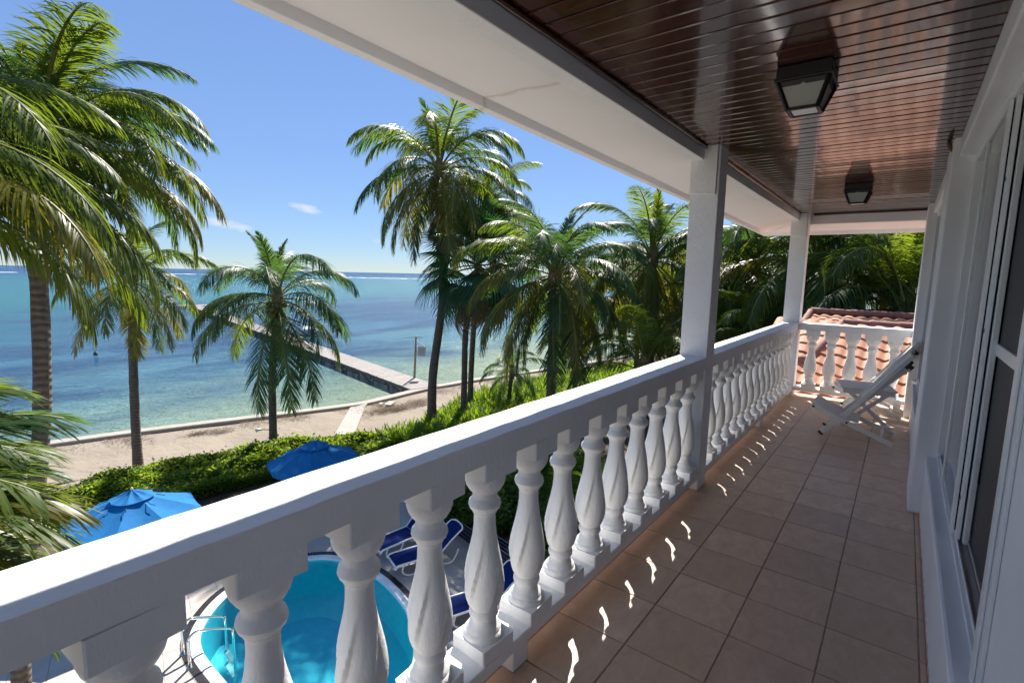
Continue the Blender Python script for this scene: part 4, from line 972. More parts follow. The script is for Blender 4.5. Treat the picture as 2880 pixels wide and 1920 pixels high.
MB().tube([(PL - 26, (PW - 0.1) * ly, -0.4), (PL - 26, (PW - 0.1) * ly, 3.4)], 0.06, 8).build('lamp_post', 'timber_pile', pier, True)
MB().box(27, 28.2, (PW - 0.5) * ly - 0.2, (PW - 0.5) * ly + 0.2, 0.02, 0.42).build('dock_box', 'weathered_plank', pier)

# sign post on the pier
sp = thing('sign_post', 'pale wooden post on the pier carrying a small hanging grey sign', 'sign', (-27.95, 24.80, DZ))
MB().tube([(0, 0, 0), (0.05, 0.05, 1.5), (0.10, 0.09, 3.05)], [0.085, 0.08, 0.07], 10).build('post', 'timber_pile', sp, True)
MB().tube([(0.1, 0.09, 3.0), (-0.42, -0.46, 2.96)], 0.02, 6).tube([(0.1, 0.09, 3.0), (0.40, 0.42, 2.98)], 0.025, 6).build('arm', 'dark_timber', sp)
MB().tube([(0.1, 0.09, 2.75), (0.50, 0.53, 2.38)], 0.022, 6).build('brace', 'white_plastic', sp)
sg = MB().bar((0.16, 0.18, 1.98), (0.56, 0.60, 1.92), 0.03, 0.72).build('sign_board', 'sign_grey', sp)
dr = Vector((0.40, 0.42, -0.06)); out_ = Vector((0.72, -0.69, 0)) * 0.018
for i, (u0, u1, z) in enumerate(((.2, .8, .22), (.12, .88, .12), (.12, .80, .02), (.12, .88, -.08), (.12, .7, -.18))):
    p_ = Vector((0.16, 0.18, 1.98))
    MB().bar(p_ + dr * u0 + Vector((0, 0, z)) + out_, p_ + dr * u1 + Vector((0, 0, z)) + out_, 0.006, 0.03).build('sign_line', 'sign_ink', sp)
# skiff moored beyond the pier
bt = thing('skiff', 'small boat with a blue cover moored behind the pier', 'boat', (-61.5, 36.8, SEA), 2.9)
V = []; secs = [(-2.6, 0.75, 0.0), (-1.2, 0.95, 0.0), (0.6, 0.92, 0.0), (1.9, 0.6, 0.08), (2.9, 0.03, 0.25)]
for x, h_, l_ in secs: V += [(x, -h_, 0.65 + l_), (x, -h_ * 0.7, -0.1), (x, h_ * 0.7, -0.1), (x, h_, 0.65 + l_)]
MB().add(V, [(i * 4 + j, i * 4 + j + 1, (i + 1) * 4 + j + 1, (i + 1) * 4 + j) for i in range(4) for j in range(3)] + [(0, 1, 2, 3)] + [(i * 4, (i + 1) * 4, (i + 1) * 4 + 3, i * 4 + 3) for i in range(4)]).build('hull', 'boat_white', bt)
MB().extrude([(-0.95, 0), (-0.6, 0.16), (0, 0.22), (0.6, 0.16), (0.95, 0)], [((-1.6, 0, 1.9), (0, 1, 0), (0, 0, 1)), ((1.2, 0, 1.9), (0, 1, 0), (0, 0, 1))]).build('cover', 'kayak_blue', bt)
for x in (-1.5, 1.1):
    for y in (-0.85, 0.85): MB().tube([(x, y, 0.6), (x, y, 1.92)], 0.03, 6).build('cover_post', 'bare_aluminium', bt)
bu = MB().lathe([(-0.1, 0.08), (0.0, 0.16), (0.12, 0.2), (0.25, 0.12), (0.42, 0.04)], 12).build('mooring_buoy', 'dark_timber', None, True, loc=(-59.9, 13.7, SEA))
tag(bu, 'small dark buoy floating in the blue water by the leftmost trunk', 'buoy')
# ------------------------------------------------------------------ palms
def frond_mesh(seed, L, e0, droop, nl, ll, hang, wid=0.046, mats=('palm_leaf', 'rachis'), nseg=20, sway=0.0, ragged=0.0):
    r_ = np.random.RandomState(seed); V = []; Fq = []; mi = []
    pts = [np.zeros(3)]; az = 0.0; ds = L / nseg; tang = []
    for i in range(nseg + 1):
        s = i / nseg; a = e0 - droop * s ** 1.35; az = sway * s * s
        t_ = np.array([math.cos(a) * math.cos(az), math.cos(a) * math.sin(az), math.sin(a)]); tang.append(t_)
        if i < nseg: pts.append(pts[-1] + t_ * ds)
    pts = np.array(pts); tang = np.array(tang)
    # rachis, three-sided
    for i in range(nseg + 1):
        s = i / nseg; rad = 0.045 * (1 - s) ** 0.8 + 0.006
        if s < 0.05: rad *= 1.6
        t_ = tang[i]; b = np.cross(t_, [0, 0, 1.0]); nb = np.linalg.norm(b); b = b / nb if nb > 1e-3 else np.array([0, 1.0, 0]); n_ = np.cross(b, t_)
        for k_ in range(3):
            th = 2 * PI * k_ / 3 + PI / 2; V.append(pts[i] + (b * math.cos(th) * 1.2 + n_ * math.sin(th) * 0.8) * rad)
    for i in range(nseg):
        for k_ in range(3): Fq.append((i * 3 + k_, i * 3 + (k_ + 1) % 3, (i + 1) * 3 + (k_ + 1) % 3, (i + 1) * 3 + k_)); mi.append(1)
    down = np.array([0, 0, -1.0])
    for side_ in (-1, 1):
        clump = 0.0
        for j in range(nl):
            s = 0.14 + 0.86 * (j + r_.uniform(-.25, .25)) / nl; s = min(max(s, 0.12), 0.995)
            f = s * nseg; i = min(int(f), nseg - 1); u = f - i
            P = pts[i] * (1 - u) + pts[i + 1] * u; T = tang[i] * (1 - u) + tang[i + 1] * u; T = T / np.linalg.norm(T)
            B = np.cross(T, [0, 0, 1.0]); nb = np.linalg.norm(B); B = (B / nb if nb > 1e-3 else np.array([0, 1.0, 0])) * side_
            N_ = np.cross(B, T) * side_
            if N_[2] < 0: N_ = -N_
            if r_.rand() < 0.16: clump = r_.uniform(-0.22, 0.22)
            phi = math.radians(68 - 42 * s) + clump + r_.normal(0, 0.05); vv = math.radians(14 - 24 * s) + r_.normal(0, 0.14)
            d = math.cos(phi) * T + math.sin(phi) * (math.cos(vv) * B + math.sin(vv) * N_)
            ln = ll * (math.sin(PI * (0.10 + 0.84 * s)) ** 0.62) * r_.uniform(0.86, 1.08)
            if ragged and r_.rand() < ragged: ln *= r_.uniform(0.3, 0.7)
            hg = hang * r_.uniform(0.6, 1.5); w0 = wid * (0.8 + 0.4 * math.sin(PI * s)) * r_.uniform(0.85, 1.1)
            p_ = P.copy(); o_ = len(V); ns = 4
            for k_ in range(ns + 1):
                x = k_ / ns
                wd = T - d * np.dot(T, d); nw = np.linalg.norm(wd); wd = wd / nw if nw > 1e-4 else B
                ww = w0 * 0.5 * (0.55 + 1.5 * x) * (1 - x) ** 0.75 if x < 1 else 0.0008
                if x == 0: ww = w0 * 0.22
                tw = 0.35 * side_ * x; nn = np.cross(d, wd); wd2 = wd * math.cos(tw) + nn * math.sin(tw)
                V.append(p_ - wd2 * ww); V.append(p_ + wd2 * ww)
                d = d + down * hg * 0.42 * (0.4 + x); d = d / np.linalg.norm(d)
                p_ = p_ + d * ln / ns
            for k_ in range(ns): Fq.append((o_ + 2 * k_, o_ + 2 * k_ + 1, o_ + 2 * k_ + 3, o_ + 2 * k_ + 2)); mi.append(0)
    me = npmesh('frond', V, Fq, mats)
    me.polygons.foreach_set('material_index', np.array(mi, np.int32)[:len(me.polygons)])
    return me
# library of fronds: (launch elevation, droop) classes from young spears to hanging skirts
CL = [(85, 45), (76, 100), (63, 115), (48, 112), (32, 104), (18, 100), (4, 92), (-12, 80), (-30, 62), (-52, 38)]
LIB = {}
def fr_get(kind, ci, var):
    key = (kind, ci, var)
    if key not in LIB:
        e, dr = CL[ci]; sd_ = (ci * 31 + var * 7 + {'mid': 0, 'near': 500, 'stiff': 900}[kind]) * 17 + 3
        young = ci < 1; near = kind == 'near'; stiff = kind == 'stiff'
        mats = ('palm_leaf_yellow' if ci == 8 else 'palm_leaf', 'rachis')
        rr = random.Random(sd_)
        hang = (0.12, 0.50, 0.70, 0.88, 0.95, 0.95, 0.9, 0.8, 0.65, 0.5)[ci] * (0.22 if stiff else 1.0)
        nl = 70 if stiff else 128 if near else 112; wid = 0.042 if stiff else 0.028 if near else 0.031
        ll = 0.42 if young else 1.0 if stiff else 0.95 if near else 1.06
        LIB[key] = frond_mesh(sd_, (2.6 if stiff else 4.0) * (0.62 if young else 1.0), math.radians(e + rr.uniform(-5, 5)), math.radians(dr * (0.7 if stiff else 1) * rr.uniform(0.85, 1.12)), nl, ll, hang, wid, mats, 20, rr.uniform(-0.35, 0.35), 0.05 if ci < 6 else 0.12)
    return LIB[key]
def trunk(path, r0, r1, par, flare=1.5):
    P = spline(path, 8, False); n = len(P); rad = []; fine = []
    for i in range(n):
        s = i / (n - 1); r_ = r0 + (r1 - r0) * s; r_ *= 1 + (flare - 1) * math.exp(-s * 16)
        r_ *= 1 + 0.035 * math.sin(i * 2.3) ; rad.append(r_)
    m_ = MB().tube([tuple(p_) for p_ in P], rad, 14); return m_.build('trunk', 'palm_trunk', par, True)
nut_me = MB().lathe([(-0.13, 0.01), (-0.11, 0.055), (-0.04, 0.098), (0.03, 0.105), (0.09, 0.075), (0.13, 0.02)], 10).mesh('coconut', 'coconut', True)
def palm(label, base, crown, n=24, size=1.0, seed=1, kind='mid', lean=None, lo=0, hi=9, nuts=0, r0=0.17, r1=0.12, azs=None, skip=None, yellow=0.10, dead=2, cool=False, grp='coconut palms along the shore', flare=1.5, mid=None, bias=None, wind=None):
    t = thing('coconut_palm', label, 'palm tree', base, 0, grp)
    rr = random.Random(seed); bz = Vector(base); c_ = Vector(crown) - bz
    path = [(0, 0, -0.3), (c_.x * 0.06, c_.y * 0.06, c_.z * 0.2), (c_.x * 0.35 if mid is None else mid[0], c_.y * 0.35 if mid is None else mid[1], c_.z * 0.55), (c_.x * 0.85, c_.y * 0.85, c_.z * 0.88), tuple(c_)]
    trunk(path, r0, r1, t, flare)
    # fibrous crown shaft
    m_ = MB(); m_.tube([c_ + Vector((0, 0, -0.5)), c_ + Vector((0, 0, -0.1)), c_ + Vector((0, 0, 0.3)), c_ + Vector((0, 0, 0.7))], [r1 * 1.05, r1 * 1.7, r1 * 1.5, 0.04], 10); m_.build('crown_shaft', 'rachis_brown', t, True)
    for i in range(n):
        u = (i + 0.5) / n
        ci = lo + (hi - lo + 0.999) * (u ** 0.80); ci = int(min(max(ci + rr.uniform(-0.6, 0.6), lo), hi))
        az = i * 2.39996 + rr.uniform(-0.25, 0.25) + seed * 1.1
        if azs is not None: az = azs[0] + (azs[1] - azs[0]) * ((i * 0.618034 + seed * 0.13) % 1.0)
        if skip is not None and (math.cos(az - skip[0]) > skip[1]): continue
        if wind is not None: az = az + wind[1] * math.sin(wind[0] - az)
        o_ = obj('frond', fr_get(kind, ci, rr.randrange(3)), t, loc=c_ + Vector((math.cos(az) * r1 * 0.7, math.sin(az) * r1 * 0.7, 0.25 - 0.5 * u)), rot=(rr.uniform(-0.18, 0.18), rr.uniform(-0.09, 0.09), az))
        sc_ = size * rr.uniform(0.9, 1.1); o_.scale = (sc_, sc_, sc_)
        mt = None
        if ci >= 5 and rr.random() < yellow * 2.2: mt = 'palm_leaf_yellow'
        elif cool and rr.random() < 0.7: mt = 'palm_leaf_cool'
        elif rr.random() < 0.25: mt = 'palm_leaf_cool'
        if mt: o_.material_slots[0].link = 'OBJECT'; o_.material_slots[0].material = MAT[mt]
    for i in range(dead):
        az = rr.uniform(0, 2 * PI)
        if skip is not None and (math.cos(az - skip[0]) > skip[1]): continue
        o_ = obj('dead_frond', fr_get(kind, 9, rr.randrange(2)), t, loc=c_ + Vector((math.cos(az) * r1, math.sin(az) * r1, -0.3)), rot=(rr.uniform(-.2, .2), 0.45, az)); s_ = size * 0.62; o_.scale = (s_, s_ * 0.6, s_)
        o_.material_slots[0].link = 'OBJECT'; o_.material_slots[0].material = MAT['palm_leaf_dead']; o_.material_slots[1].link = 'OBJECT'; o_.material_slots[1].material = MAT['rachis_brown']
    for i in range(nuts):
        az = rr.uniform(0, 2 * PI) if i > 7 else rr.uniform(2.6, 5.6); r_ = rr.uniform(0.2, 0.42)
        obj('coconut', nut_me, t, loc=c_ + Vector((math.cos(az) * r_, math.sin(az) * r_, -0.28 - rr.uniform(0, 0.5))), rot=(rr.uniform(-.6, .6), rr.uniform(-.6, .6), 0), scale=(1.15, 1.15, 1.15))
    return t
# shore palms, left to right
palm('palm with a bare slender trunk rising from the sand behind the hedge', (-23.3, 6.35, G), (-23.25, 6.6, 1.1), 24, 0.76, 3, r0=0.17, r1=0.125, yellow=0.25, nuts=4, dead=3, mid=(0.15, 0.05), wind=(1.2, 0.3))
palm('coconut palm with green nuts, its trunk standing in the hedge before the pier', (-20.6, 10.4, G), (-20.4, 10.75, 0.45), 21, 0.98, 5, hi=7, r0=0.17, r1=0.135, nuts=17, dead=3, cool=True, yellow=0.08, mid=(0.0, 0.1))
palm('tallest palm, its crown cut by the eave and its trunk curving left', (-18.7, 17.8, G), (-18.55, 18.1, 6.55), 36, 1.22, 8, r0=0.24, r1=0.15, dead=3, nuts=8, yellow=0.16, mid=(-0.15, 0.9))
palm('palm right behind the tallest one with yellowing lower fronds', (-19.8, 21.9, G), (-19.3, 22.5, 5.3), 28, 1.0, 11, r0=0.17, r1=0.14, yellow=0.5, dead=4)
palm('broad dark palm with a full crown left of the middle column', (-10.6, 16.4, G), (-10.5, 16.3, 1.55), 44, 1.0, 13, r0=0.2, r1=0.16, nuts=6, cool=True, dead=2, yellow=0.12)
palm('palm with a pale ringed trunk next to the middle column', (-8.2, 20.3, G), (-8.45, 20.5, 2.35), 34, 0.98, 16, r0=0.19, r1=0.165, yellow=0.2, dead=2)
palm('palm behind the middle column whose crown fills the gap between the columns', (-4.7, 21.5, G), (-4.7, 21.5, 1.9), 36, 1.05, 19, cool=True, dead=2)
palm('palm with green nuts just past the far corner column', (-2.5, 20.3, G), (-2.45, 20.2, 1.95), 36, 1.05, 23, nuts=8, dead=1)
palm('palm with steep fresh green fronds behind the clay roof beside the house wall', (0.1, 19.3, G), (-0.05, 19.2, 0.95), 26, 1.15, 27, lo=0, hi=6, dead=0)
palm('low yellowish young palm seen under the crown between the two columns', (-5.2, 20.0, G), (-5.0, 19.4, -0.55), 18, 0.72, 31, yellow=0.9, dead=0, hi=7)
palm('second low pale palm beside the far corner column', (-3.7, 18.6, G), (-3.65, 18.4, -0.35), 18, 0.66, 33, yellow=0.55, dead=0, hi=7)
palm('palm growing half hidden behind the yellow low palm towards the beach', (-9.2, 25.5, G), (-9.3, 25.4, 0.2), 30, 1.0, 37, yellow=0.3)
palm('distant palm crown above the clay roof close to the house wall', (2.4, 23.0, G), (2.3, 23.0, 2.6), 26, 1.05, 41)
palm('distant palm crown between the two palms behind the clay roof', (-1.4, 25.0, G), (-1.4, 25.0, 2.4), 26, 1.05, 43, cool=True)
palm('distant palm on the beach beyond the pale ringed trunk', (-13.5, 31.0, G), (-13.3, 31.0, 0.9), 30, 1.0, 47, yellow=0.35)
palm('farther beach palm seen over the railing near the middle column', (-10.8, 34.0, G), (-10.9, 34.0, 2.2), 22, 1.0, 53, yellow=0.2)
palm('far palm crown showing over the corner column railing', (-7.0, 31.0, G), (-7.0, 31.0, 2.0), 24, 1.0, 59)
palm('far palm standing between the corner column and the roof ridge', (-4.3, 29.0, G), (-4.3, 29.0, 1.6), 24, 1.0, 61, cool=True)
palm('far palm behind the steep fresh green palm', (1.2, 28.0, G), (1.2, 28.0, 3.2), 24, 1.1, 67)
palm('beach palm bending over the sand behind the broad dark crown', (-15.4, 26.5, G), (-15.2, 26.3, 0.2), 28, 0.95, 71, yellow=0.3, dead=2)
pn_ = [o_ for o_ in bpy.data.objects if o_.get('label', '').startswith('coconut palm with green nuts, its')][0]
for az, ci, sc_ in ((-0.45, 8, 1.15), (0.05, 8, 1.1), (-1.0, 8, 1.15)):
    o_ = obj('frond', fr_get('mid', ci, 0), pn_, loc=Vector((0.2, 0.35, 6.7 - 0.35)), rot=(0.08, 0.1, az)); o_.scale = (sc_,) * 3
    if ci == 8: o_.material_slots[0].link = 'OBJECT'; o_.material_slots[0].material = MAT['palm_leaf_cool']
pr_ = [o_ for o_ in bpy.data.objects if o_.get('label', '').startswith('palm with steep fresh')][0]
for az, ci, sc_, lz in ((3.05, 2, 1.0, -0.25), (2.7, 3, 0.95, 0.0), (-2.6, 1, 1.0, 0.1)):
    o_ = obj('frond', fr_get('mid', ci, 1), pr_, loc=Vector((-0.1, -1.1, 7.2 + lz)), rot=(0.05, 0, az)); o_.scale = (sc_,) * 3
# the big palms at the left edge
palm('big palm filling the upper left, thick grey trunk beneath it', (-10.85, 1.15, G), (-10.7, 2.0, 3.25), 46, 0.67, 73, kind='near', r0=0.125, r1=0.11, yellow=0.12, dead=1, lo=0, hi=5, mid=(0.05, 0.55), wind=(1.45, 0.5), grp='palms at the near left')
palm('near palm outside the frame whose long light green fronds reach in from the left', (-9.3, -0.9, G), (-9.0, -0.2, 2.3), 34, 0.80, 79, kind='near', yellow=0.15, dead=0, lo=2, hi=5, wind=(1.45, 0.75), grp='palms at the near left')
palm('short near palm with broad spiky fronds at the lower left above the railing', (-5.7, -0.8, G), (-5.6, -0.65, -0.25), 44, 0.62, 83, kind='stiff', yellow=0.12, dead=2, lo=1, hi=7, wind=(1.5, 0.7), grp='palms at the near left')
palm('small dark palm with drooping fronds among the bright strap leaved plants', (-18.2, 23.6, G), (-18.1, 23.7, -4.1), 15, 0.60, 89, cool=True, dead=0, hi=8, yellow=0.0, r0=0.14, r1=0.11)
palm('low palm behind the railing beside the clay roof corner', (-7.2, 17.0, G), (-7.0, 16.8, -1.6), 18, 0.75, 97, yellow=0.35, dead=0, hi=7)

# fan palm
def fan_mesh(seed, pet=1.15, R=1.05, droop=0.5):
    r_ = np.random.RandomState(seed); m_ = MB()
    P = [(0, 0, 0), (pet * 0.5, 0, 0.06), (pet, 0, 0)]
    m_.tube(spline(P, 5, False), [0.03 - 0.0014 * i for i in range(11)], 5, 1)
    n = 40; A = math.radians(118); V = []; Fc = []
    hub = Vector((pet, 0, 0))
    for i in range(n):
        a0 = -A + 2 * A * i / n; a1 = -A + 2 * A * (i + 1) / n; am = (a0 + a1) / 2
        Rt = R * (0.80 + 0.28 * math.cos(am * 0.7)) * r_.uniform(0.94, 1.06)
        rows = []
        for f in (0.0, 0.3, 0.58, 0.72, 0.86, 1.0):
            rr = Rt * f; wv = 1.0 if f <= 0.58 else (1 - (f - 0.58) / 0.42) * 0.8
            zz = -droop * 0.30 * (rr / R) ** 2 * (1 + 0.7 * abs(am)) - (0.30 * droop * max(0, f - 0.55) ** 1.4 * 2.4) * r_.uniform(0.6, 1.4)
            el = 0.25 * math.sin(abs(am)) * rr * 0.5
            b0 = am + (a0 - am) * wv; b1 = am + (a1 - am) * wv
            mk = lambda b, dz: hub + Vector((rr * math.cos(b), rr * math.sin(b), zz + el + dz))
            rows.append([mk(b0, 0), mk(am, 0.032 * f * wv), mk(b1, 0)])
        o_ = len(V)
        for rw in rows: V += rw
        for k_ in range(len(rows) - 1):
            for c_ in range(2): Fc.append((o_ + k_ * 3 + c_, o_ + k_ * 3 + c_ + 1, o_ + (k_ + 1) * 3 + c_ + 1, o_ + (k_ + 1) * 3 + c_))
    m_.add(V, Fc, 0)
    me = m_.mesh('fan_leaf', ['fan_leaf', 'rachis'])
    return me
FAN = [fan_mesh(s_, 1.1, 1.05, d_) for s_, d_ in ((1, 0.25), (2, 0.6), (3, 0.95), (4, 1.2))]
fp = thing('fan_palm', 'fan palm with broad dark pleated leaves before the tall palms', 'palm tree', (-18.2, 19.6, G), 0)
cf = Vector((-17.35, 19.65, 2.1)) - Vector(fp.location)
trunk([(0, 0, -0.3), (0.0, 0.05, 2), (0.15, 0.0, 5), (cf.x * 0.9, cf.y * 0.9, cf.z - 0.8), tuple(cf)], 0.17, 0.14, fp, 1.9)
rr = random.Random(5)
for i in range(30):
    u = (i + 0.5) / 30; el = math.radians(84 - 150 * u ** 0.85); az = i * 2.39996
    o_ = obj('fan_leaf', FAN[min(3, int(u * 4))], fp, loc=cf + Vector((0, 0, 0.15 - 0.5 * u)), rot=(0, -el, 0)); s_ = 1.6 * rr.uniform(0.92, 1.1); o_.scale = (s_, s_, s_)
    o_.rotation_euler = (Matrix.Rotation(az + rr.uniform(-.2, .2), 3, 'Z') @ Matrix.Rotation(-el + rr.uniform(-.12, .12), 3, 'Y') @ Matrix.Rotation(rr.uniform(-.35, .35), 3, 'X')).to_euler()
    if u > 0.86:
        o_.material_slots[0].link = 'OBJECT'; o_.material_slots[0].material = MAT['palm_leaf_yellow' if i % 2 else 'palm_leaf_dead']
for i in range(10):
    az = rr.uniform(0, 2 * PI); o_ = obj('dead_leaf', FAN[3], fp, loc=cf + Vector((0, 0, -0.5 - 0.12 * i)), scale=(0.8, 0.5, 0.8))
    o_.rotation_euler = (Matrix.Rotation(az, 3, 'Z') @ Matrix.Rotation(math.radians(80), 3, 'Y')).to_euler(); o_.material_slots[0].link = 'OBJECT'; o_.material_slots[0].material = MAT['palm_leaf_dead']
# floodlight on the palm in the hedge
fl = thing('flood_lamp', 'small white flood lamp fixed to the trunk of the palm with nuts', 'lamp', (-20.72, 10.18, G + 1.15))
MB().tube([(0.08, 0.1, 0.0), (-0.10, -0.14, 0.02)], 0.02, 8).build('bracket', 'dark_bolt', fl, True)
MB().tube([(-0.10, -0.14, 0.03), (-0.17, -0.24, 0.02), (-0.22, -0.32, -0.01)], [0.04, 0.06, 0.085], 12).build('head', 'white_plastic', fl, True)

# ------------------------------------------------------------------ hedge, shrubs, strap leaved plants
def leaf_cloud(n, sampler, size, seed, mats, name, asp=0.5, upb=0.5):
    r_ = np.random.RandomState(seed)
    P = sampler(r_, n); n = len(P)
    d = r_.normal(size=(n, 3)); d[:, 2] = np.abs(d[:, 2]) * 0.5 + 0.15 * r_.normal(size=n) ; d /= np.linalg.norm(d, axis=1)[:, None]
    nr = r_.normal(size=(n, 3)) * 0.7; nr[:, 2] += upb
    sd_ = np.cross(d, nr); sd_ /= np.linalg.norm(sd_, axis=1)[:, None] + 1e-6
    l_ = (size * r_.uniform(0.6, 1.25, n))[:, None]; w_ = l_ * asp * 0.5
    up = np.cross(sd_, d)
    V = np.stack([P, P + d * l_ * 0.45 + sd_ * w_ + up * l_ * 0.06, P + d * l_ - up * l_ * 0.12, P + d * l_ * 0.45 - sd_ * w_ + up * l_ * 0.06], 1).reshape(-1, 3)
    F_ = np.arange(n * 4).reshape(n, 4)
    return npmesh(name, V, F_, mats)
HB = np.array([(-21.6, -6), (-21.4, 3.7), (-21.2, 5.7), (-21.1, 8.8), (-20.1, 11.6), (-18.6, 13.2), (-17.8, 13.8)])    # back (seaward) edge
HF = np.array([(-18.9, -6), (-18.7, 3.5), (-18.3, 6.3), (-18.0, 8.8), (-17.6, 10.9), (-16.6, 12.3), (-16.2, 12.9)])   # front edge
def hedge_s(r_, n):
    t_ = r_.uniform(0, 6, n); i = np.minimum(t_.astype(int), 5); u = (t_ - i)[:, None]
    b = HB[i] * (1 - u) + HB[i + 1] * u; f = HF[i] * (1 - u) + HF[i + 1] * u
    v = r_.uniform(0, 1, n); xy = b * (1 - v[:, None]) + f * v[:, None]
    top = 0.78 - 0.38 * v + 0.10 * np.sin(xy[:, 0] * 2.3 + xy[:, 1]) + 0.08 * np.sin(xy[:, 1] * 2.9) + 0.06 * np.sin(xy[:, 0] * 5 - xy[:, 1] * 4)
    top *= 1 - 0.25 * (np.abs(v - 0.5) * 2) ** 4
    z = np.where(r_.rand(n) < 0.80, top - np.abs(r_.normal(0, 0.07, n)), r_.uniform(0.05, 1, n) * top)
    z += np.where(r_.rand(n) < 0.04, r_.uniform(0, 0.22, n), 0)
    e = (r_.rand(n) < 0.32) & (z < top - 0.12)
    vv = np.where(e, 1 - np.abs(r_.normal(0, 0.03, n)), v); xy = b * (1 - vv[:, None]) + f * vv[:, None]
    return np.column_stack([xy[:, 0], xy[:, 1], G + z])
hg = thing('hedge', 'bright green clipped hedge running along the sand behind the umbrellas', 'hedge', (-19.5, 5, G))
def hp(name, me): o_ = obj(name, me, hg); o_.matrix_parent_inverse = Matrix.Translation(-Vector(hg.location)); return o_
hp('foliage', leaf_cloud(75000, hedge_s, 0.15, 11, ['hedge_leaf'], 'foliage', 0.55, 1.3))
core = MB(); V = []
for i in range(7):
    b, f = HB[i], HF[i]; c_ = (b + f) / 2; b2 = c_ + (b - c_) * 0.86; f2 = c_ + (f - c_) * 0.90
    V += [(*b2, G), (*b2, G + 0.5), (*f2, G + 0.22), (*f2, G)]
core.add(V, [(i * 4 + j, i * 4 + j + 1, (i + 1) * 4 + j + 1, (i + 1) * 4 + j) for i in range(6) for j in range(3)]); hp('branches', core.mesh('branches', 'twig'))
def bush(label, c_, rx, ry, h_, n, seed, mat='bush_leaf', size=0.16, grp=None, lumps=7):
    t = thing('bush', label, 'bush', (c_[0], c_[1], G), 0, grp)
    r0 = np.random.RandomState(seed); L_ = [(r0.uniform(-.55, .55) * rx, r0.uniform(-.55, .55) * ry, r0.uniform(.35, .8) * h_, r0.uniform(.35, .6)) for _ in range(lumps)]
    def smp(r_, n):
        k_ = r_.randint(0, lumps, n); q_ = r_.normal(size=(n, 3)); q_ /= np.linalg.norm(q_, axis=1)[:, None]; q_ *= (r_.uniform(0.55, 1.05, n) ** 0.5)[:, None]
        Lx = np.array(L_)[k_]; P = np.column_stack([Lx[:, 0] + q_[:, 0] * rx * Lx[:, 3] * 1.3, Lx[:, 1] + q_[:, 1] * ry * Lx[:, 3] * 1.3, Lx[:, 2] + q_[:, 2] * h_ * 0.42])
        P[:, 2] = np.maximum(P[:, 2], 0.05); return P
    obj('foliage', leaf_cloud(n, smp, size, seed, [mat], 'foliage', 0.5), t)
    for i in range(4):
        a = r0.uniform(0, 2 * PI); MB().tube([(0.1 * math.cos(a), 0.1 * math.sin(a), 0), (rx * .3 * math.cos(a), ry * .3 * math.sin(a), h_ * .5), (rx * .5 * math.cos(a), ry * .5 * math.sin(a), h_ * .8)], [0.04, 0.03, 0.01], 6).build('stem', 'twig', t, True)
    return t
bush('dense dark green bush right behind the navy tiled planter wall', (-9.2, 11.6), 2.6, 1.1, 1.5, 15000, 21)
bush('dark green shrub beyond the balusters left of the banana leaf', (-6.2, 11.3), 1.8, 1.2, 1.7, 11000, 22)
bush('brighter green shrub showing between the balusters under the top rail', (-7.9, 13.8), 1.6, 1.3, 1.6, 9000, 23, 'hedge_leaf')
bush('leafy bush at the foot of the broad dark palm', (-10.3, 14.9), 2.4, 1.5, 1.3, 10000, 24, 'bush_leaf')
bush('bush under the distant palms beyond the clay roof', (-1.0, 22.5), 5.0, 2.5, 6.0, 14000, 25, 'bush_leaf', 0.35)
bush('bush closing the view beside the house wall beyond the roof', (3.0, 20.5), 3.0, 2.5, 7.2, 9000, 26, 'bush_leaf', 0.35)
bush('thicket of green beneath the palms between the two columns', (-5.2, 26.0), 4.0, 2.5, 5.0, 12000, 27, 'bush_leaf', 0.32)
# strap leaved lilies
def straps(name, centres, seed, nb=(9, 15), h_=(0.45, 0.9), wd=0.045):
    r_ = np.random.RandomState(seed); V = []; F_ = []
    for (x, y) in centres:
        for b in range(r_.randint(*nb)):
            a = r_.uniform(0, 2 * PI); L_ = r_.uniform(*h_); el = r_.uniform(0.75, 1.45); w_ = wd * r_.uniform(0.7, 1.2); p_ = np.array([x + r_.normal(0, .06), y + r_.normal(0, .06), G]); o_ = len(V)
            sd_ = np.array([-math.sin(a), math.cos(a), 0])
            for k_ in range(5):
                f = k_ / 4; ww = w_ * (0.6 + 1.2 * f) * (1 - f) ** 0.6 if f < 1 else 0.002
                V.append(p_ - sd_ * ww); V.append(p_ + sd_ * ww)
                e_ = el - 0.75 * f * f * (1.7 - el + 0.5); p_ = p_ + np.array([math.cos(a) * math.cos(e_), math.sin(a) * math.cos(e_), math.sin(e_)]) * L_ / 4
            for k_ in range(4): F_.append((o_ + 2 * k_, o_ + 2 * k_ + 1, o_ + 2 * k_ + 3, o_ + 2 * k_ + 2))
    return npmesh(name, V, F_, ['lily_leaf'])
r_ = np.random.RandomState(77); cen = []
LB = np.array([(-18.9, 14.6), (-18.9, 16.5), (-19.2, 18.5), (-20.0, 20.5), (-21.0, 22.5), (-21.4, 26.5), (-20.6, 33), (-18.0, 45)])
for k_ in range(1900):
    y = 14.4 + 28 * r_.rand() ** 1.3; xb = np.interp(y, LB[:, 1], LB[:, 0]); x = xb + r_.uniform(0, 4.2 + 0.12 * (y - 14))
    if y < 17 and x < -18.2 and r_.rand() < 0.35: continue
    cen.append((x, y))
tag(obj('strap_leaved_plants', straps('strap_leaved_plants', cen, 5)), 'bright green strap leaved plants edging the sand below the tall palms', 'plants', kind='stuff')
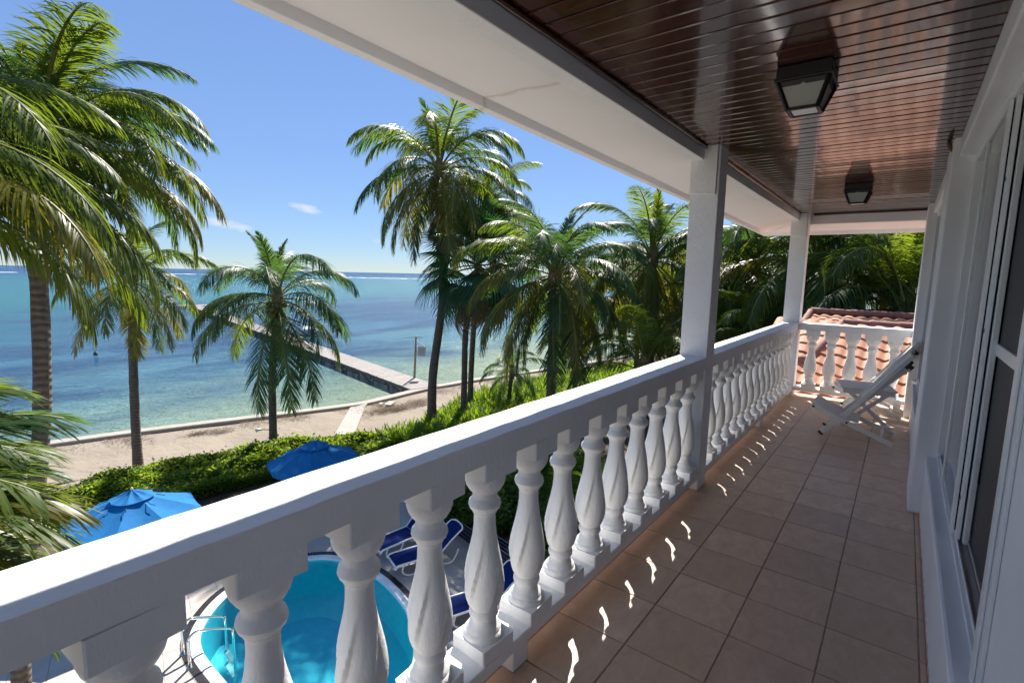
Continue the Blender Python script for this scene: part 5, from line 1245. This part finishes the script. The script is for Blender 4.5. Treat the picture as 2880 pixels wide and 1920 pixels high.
# banana plant: a broad bright leaf seen between two balusters
bp_ = thing('banana_plant', 'banana plant with one broad bright upright leaf between the balusters', 'plant', (-6.05, 11.95, G))
MB().tube([(0, 0, 0), (0.05, 0, 1.2), (0.06, -.02, 2.0)], [0.1, 0.08, 0.03], 10).build('stem', 'rachis', bp_, True)
def banana_leaf(L_, wmax, a, el):
    V = []; P = Vector((0.05, 0, 1.8)); dirh = Vector((math.cos(a), math.sin(a), 0)); sd_ = Vector((-math.sin(a), math.cos(a), 0)); N = 14
    for i in range(N + 1):
        f = i / N; e_ = el - 0.9 * f * f; w_ = wmax * math.sin(PI * min(1, 0.06 + 0.94 * f)) ** 0.6
        nrm = Vector((-math.sin(e_) * math.cos(a), -math.sin(e_) * math.sin(a), math.cos(e_)))
        V += [P - sd_ * w_ + nrm * w_ * 0.35, P, P + sd_ * w_ + nrm * w_ * 0.35]; P = P + (dirh * math.cos(e_) + Vector((0, 0, math.sin(e_)))) * L_ / N
    m_ = MB().add(V, [(3 * i + c_, 3 * i + c_ + 1, 3 * i + c_ + 4, 3 * i + c_ + 3) for i in range(N) for c_ in range(2)])
    return m_
for a, el, L_ in ((0.4, 1.5, 1.7), (2.4, 1.15, 1.4), (4.2, 1.0, 1.4), (5.3, 0.8, 1.3)): banana_leaf(L_, 0.22, a, el).build('leaf', 'lily_leaf', bp_, True)
# yucca tips poking up right under the railing
yu = thing('yucca', 'spiky green plant poking up under the railing at the bottom left', 'plant', (-5.0, 0.35, G))
MB().tube([(0, 0, 0), (0.05, 0.1, 2.0), (0, 0.2, 3.7)], [0.12, 0.09, 0.07], 10).build('trunk', 'palm_trunk', yu, True)
rr = random.Random(9)
for i in range(26):
    a = rr.uniform(0, 2 * PI); el = rr.uniform(0.35, 1.5); L_ = rr.uniform(0.7, 1.05); d = Vector((math.cos(a) * math.cos(el), math.sin(a) * math.cos(el), math.sin(el))); sd_ = Vector((-math.sin(a), math.cos(a), 0)); V = []
    b_ = Vector((0, 0.2, 3.65))
    for f, w_ in ((0, .014), (.3, .026), (.7, .018), (1, .0008)): V += [b_ + d * L_ * f - sd_ * w_, b_ + d * L_ * f + sd_ * w_]
    MB().add(V, [(2 * k_, 2 * k_ + 1, 2 * k_ + 3, 2 * k_ + 2) for k_ in range(3)]).build('leaf', 'lily_leaf', yu)
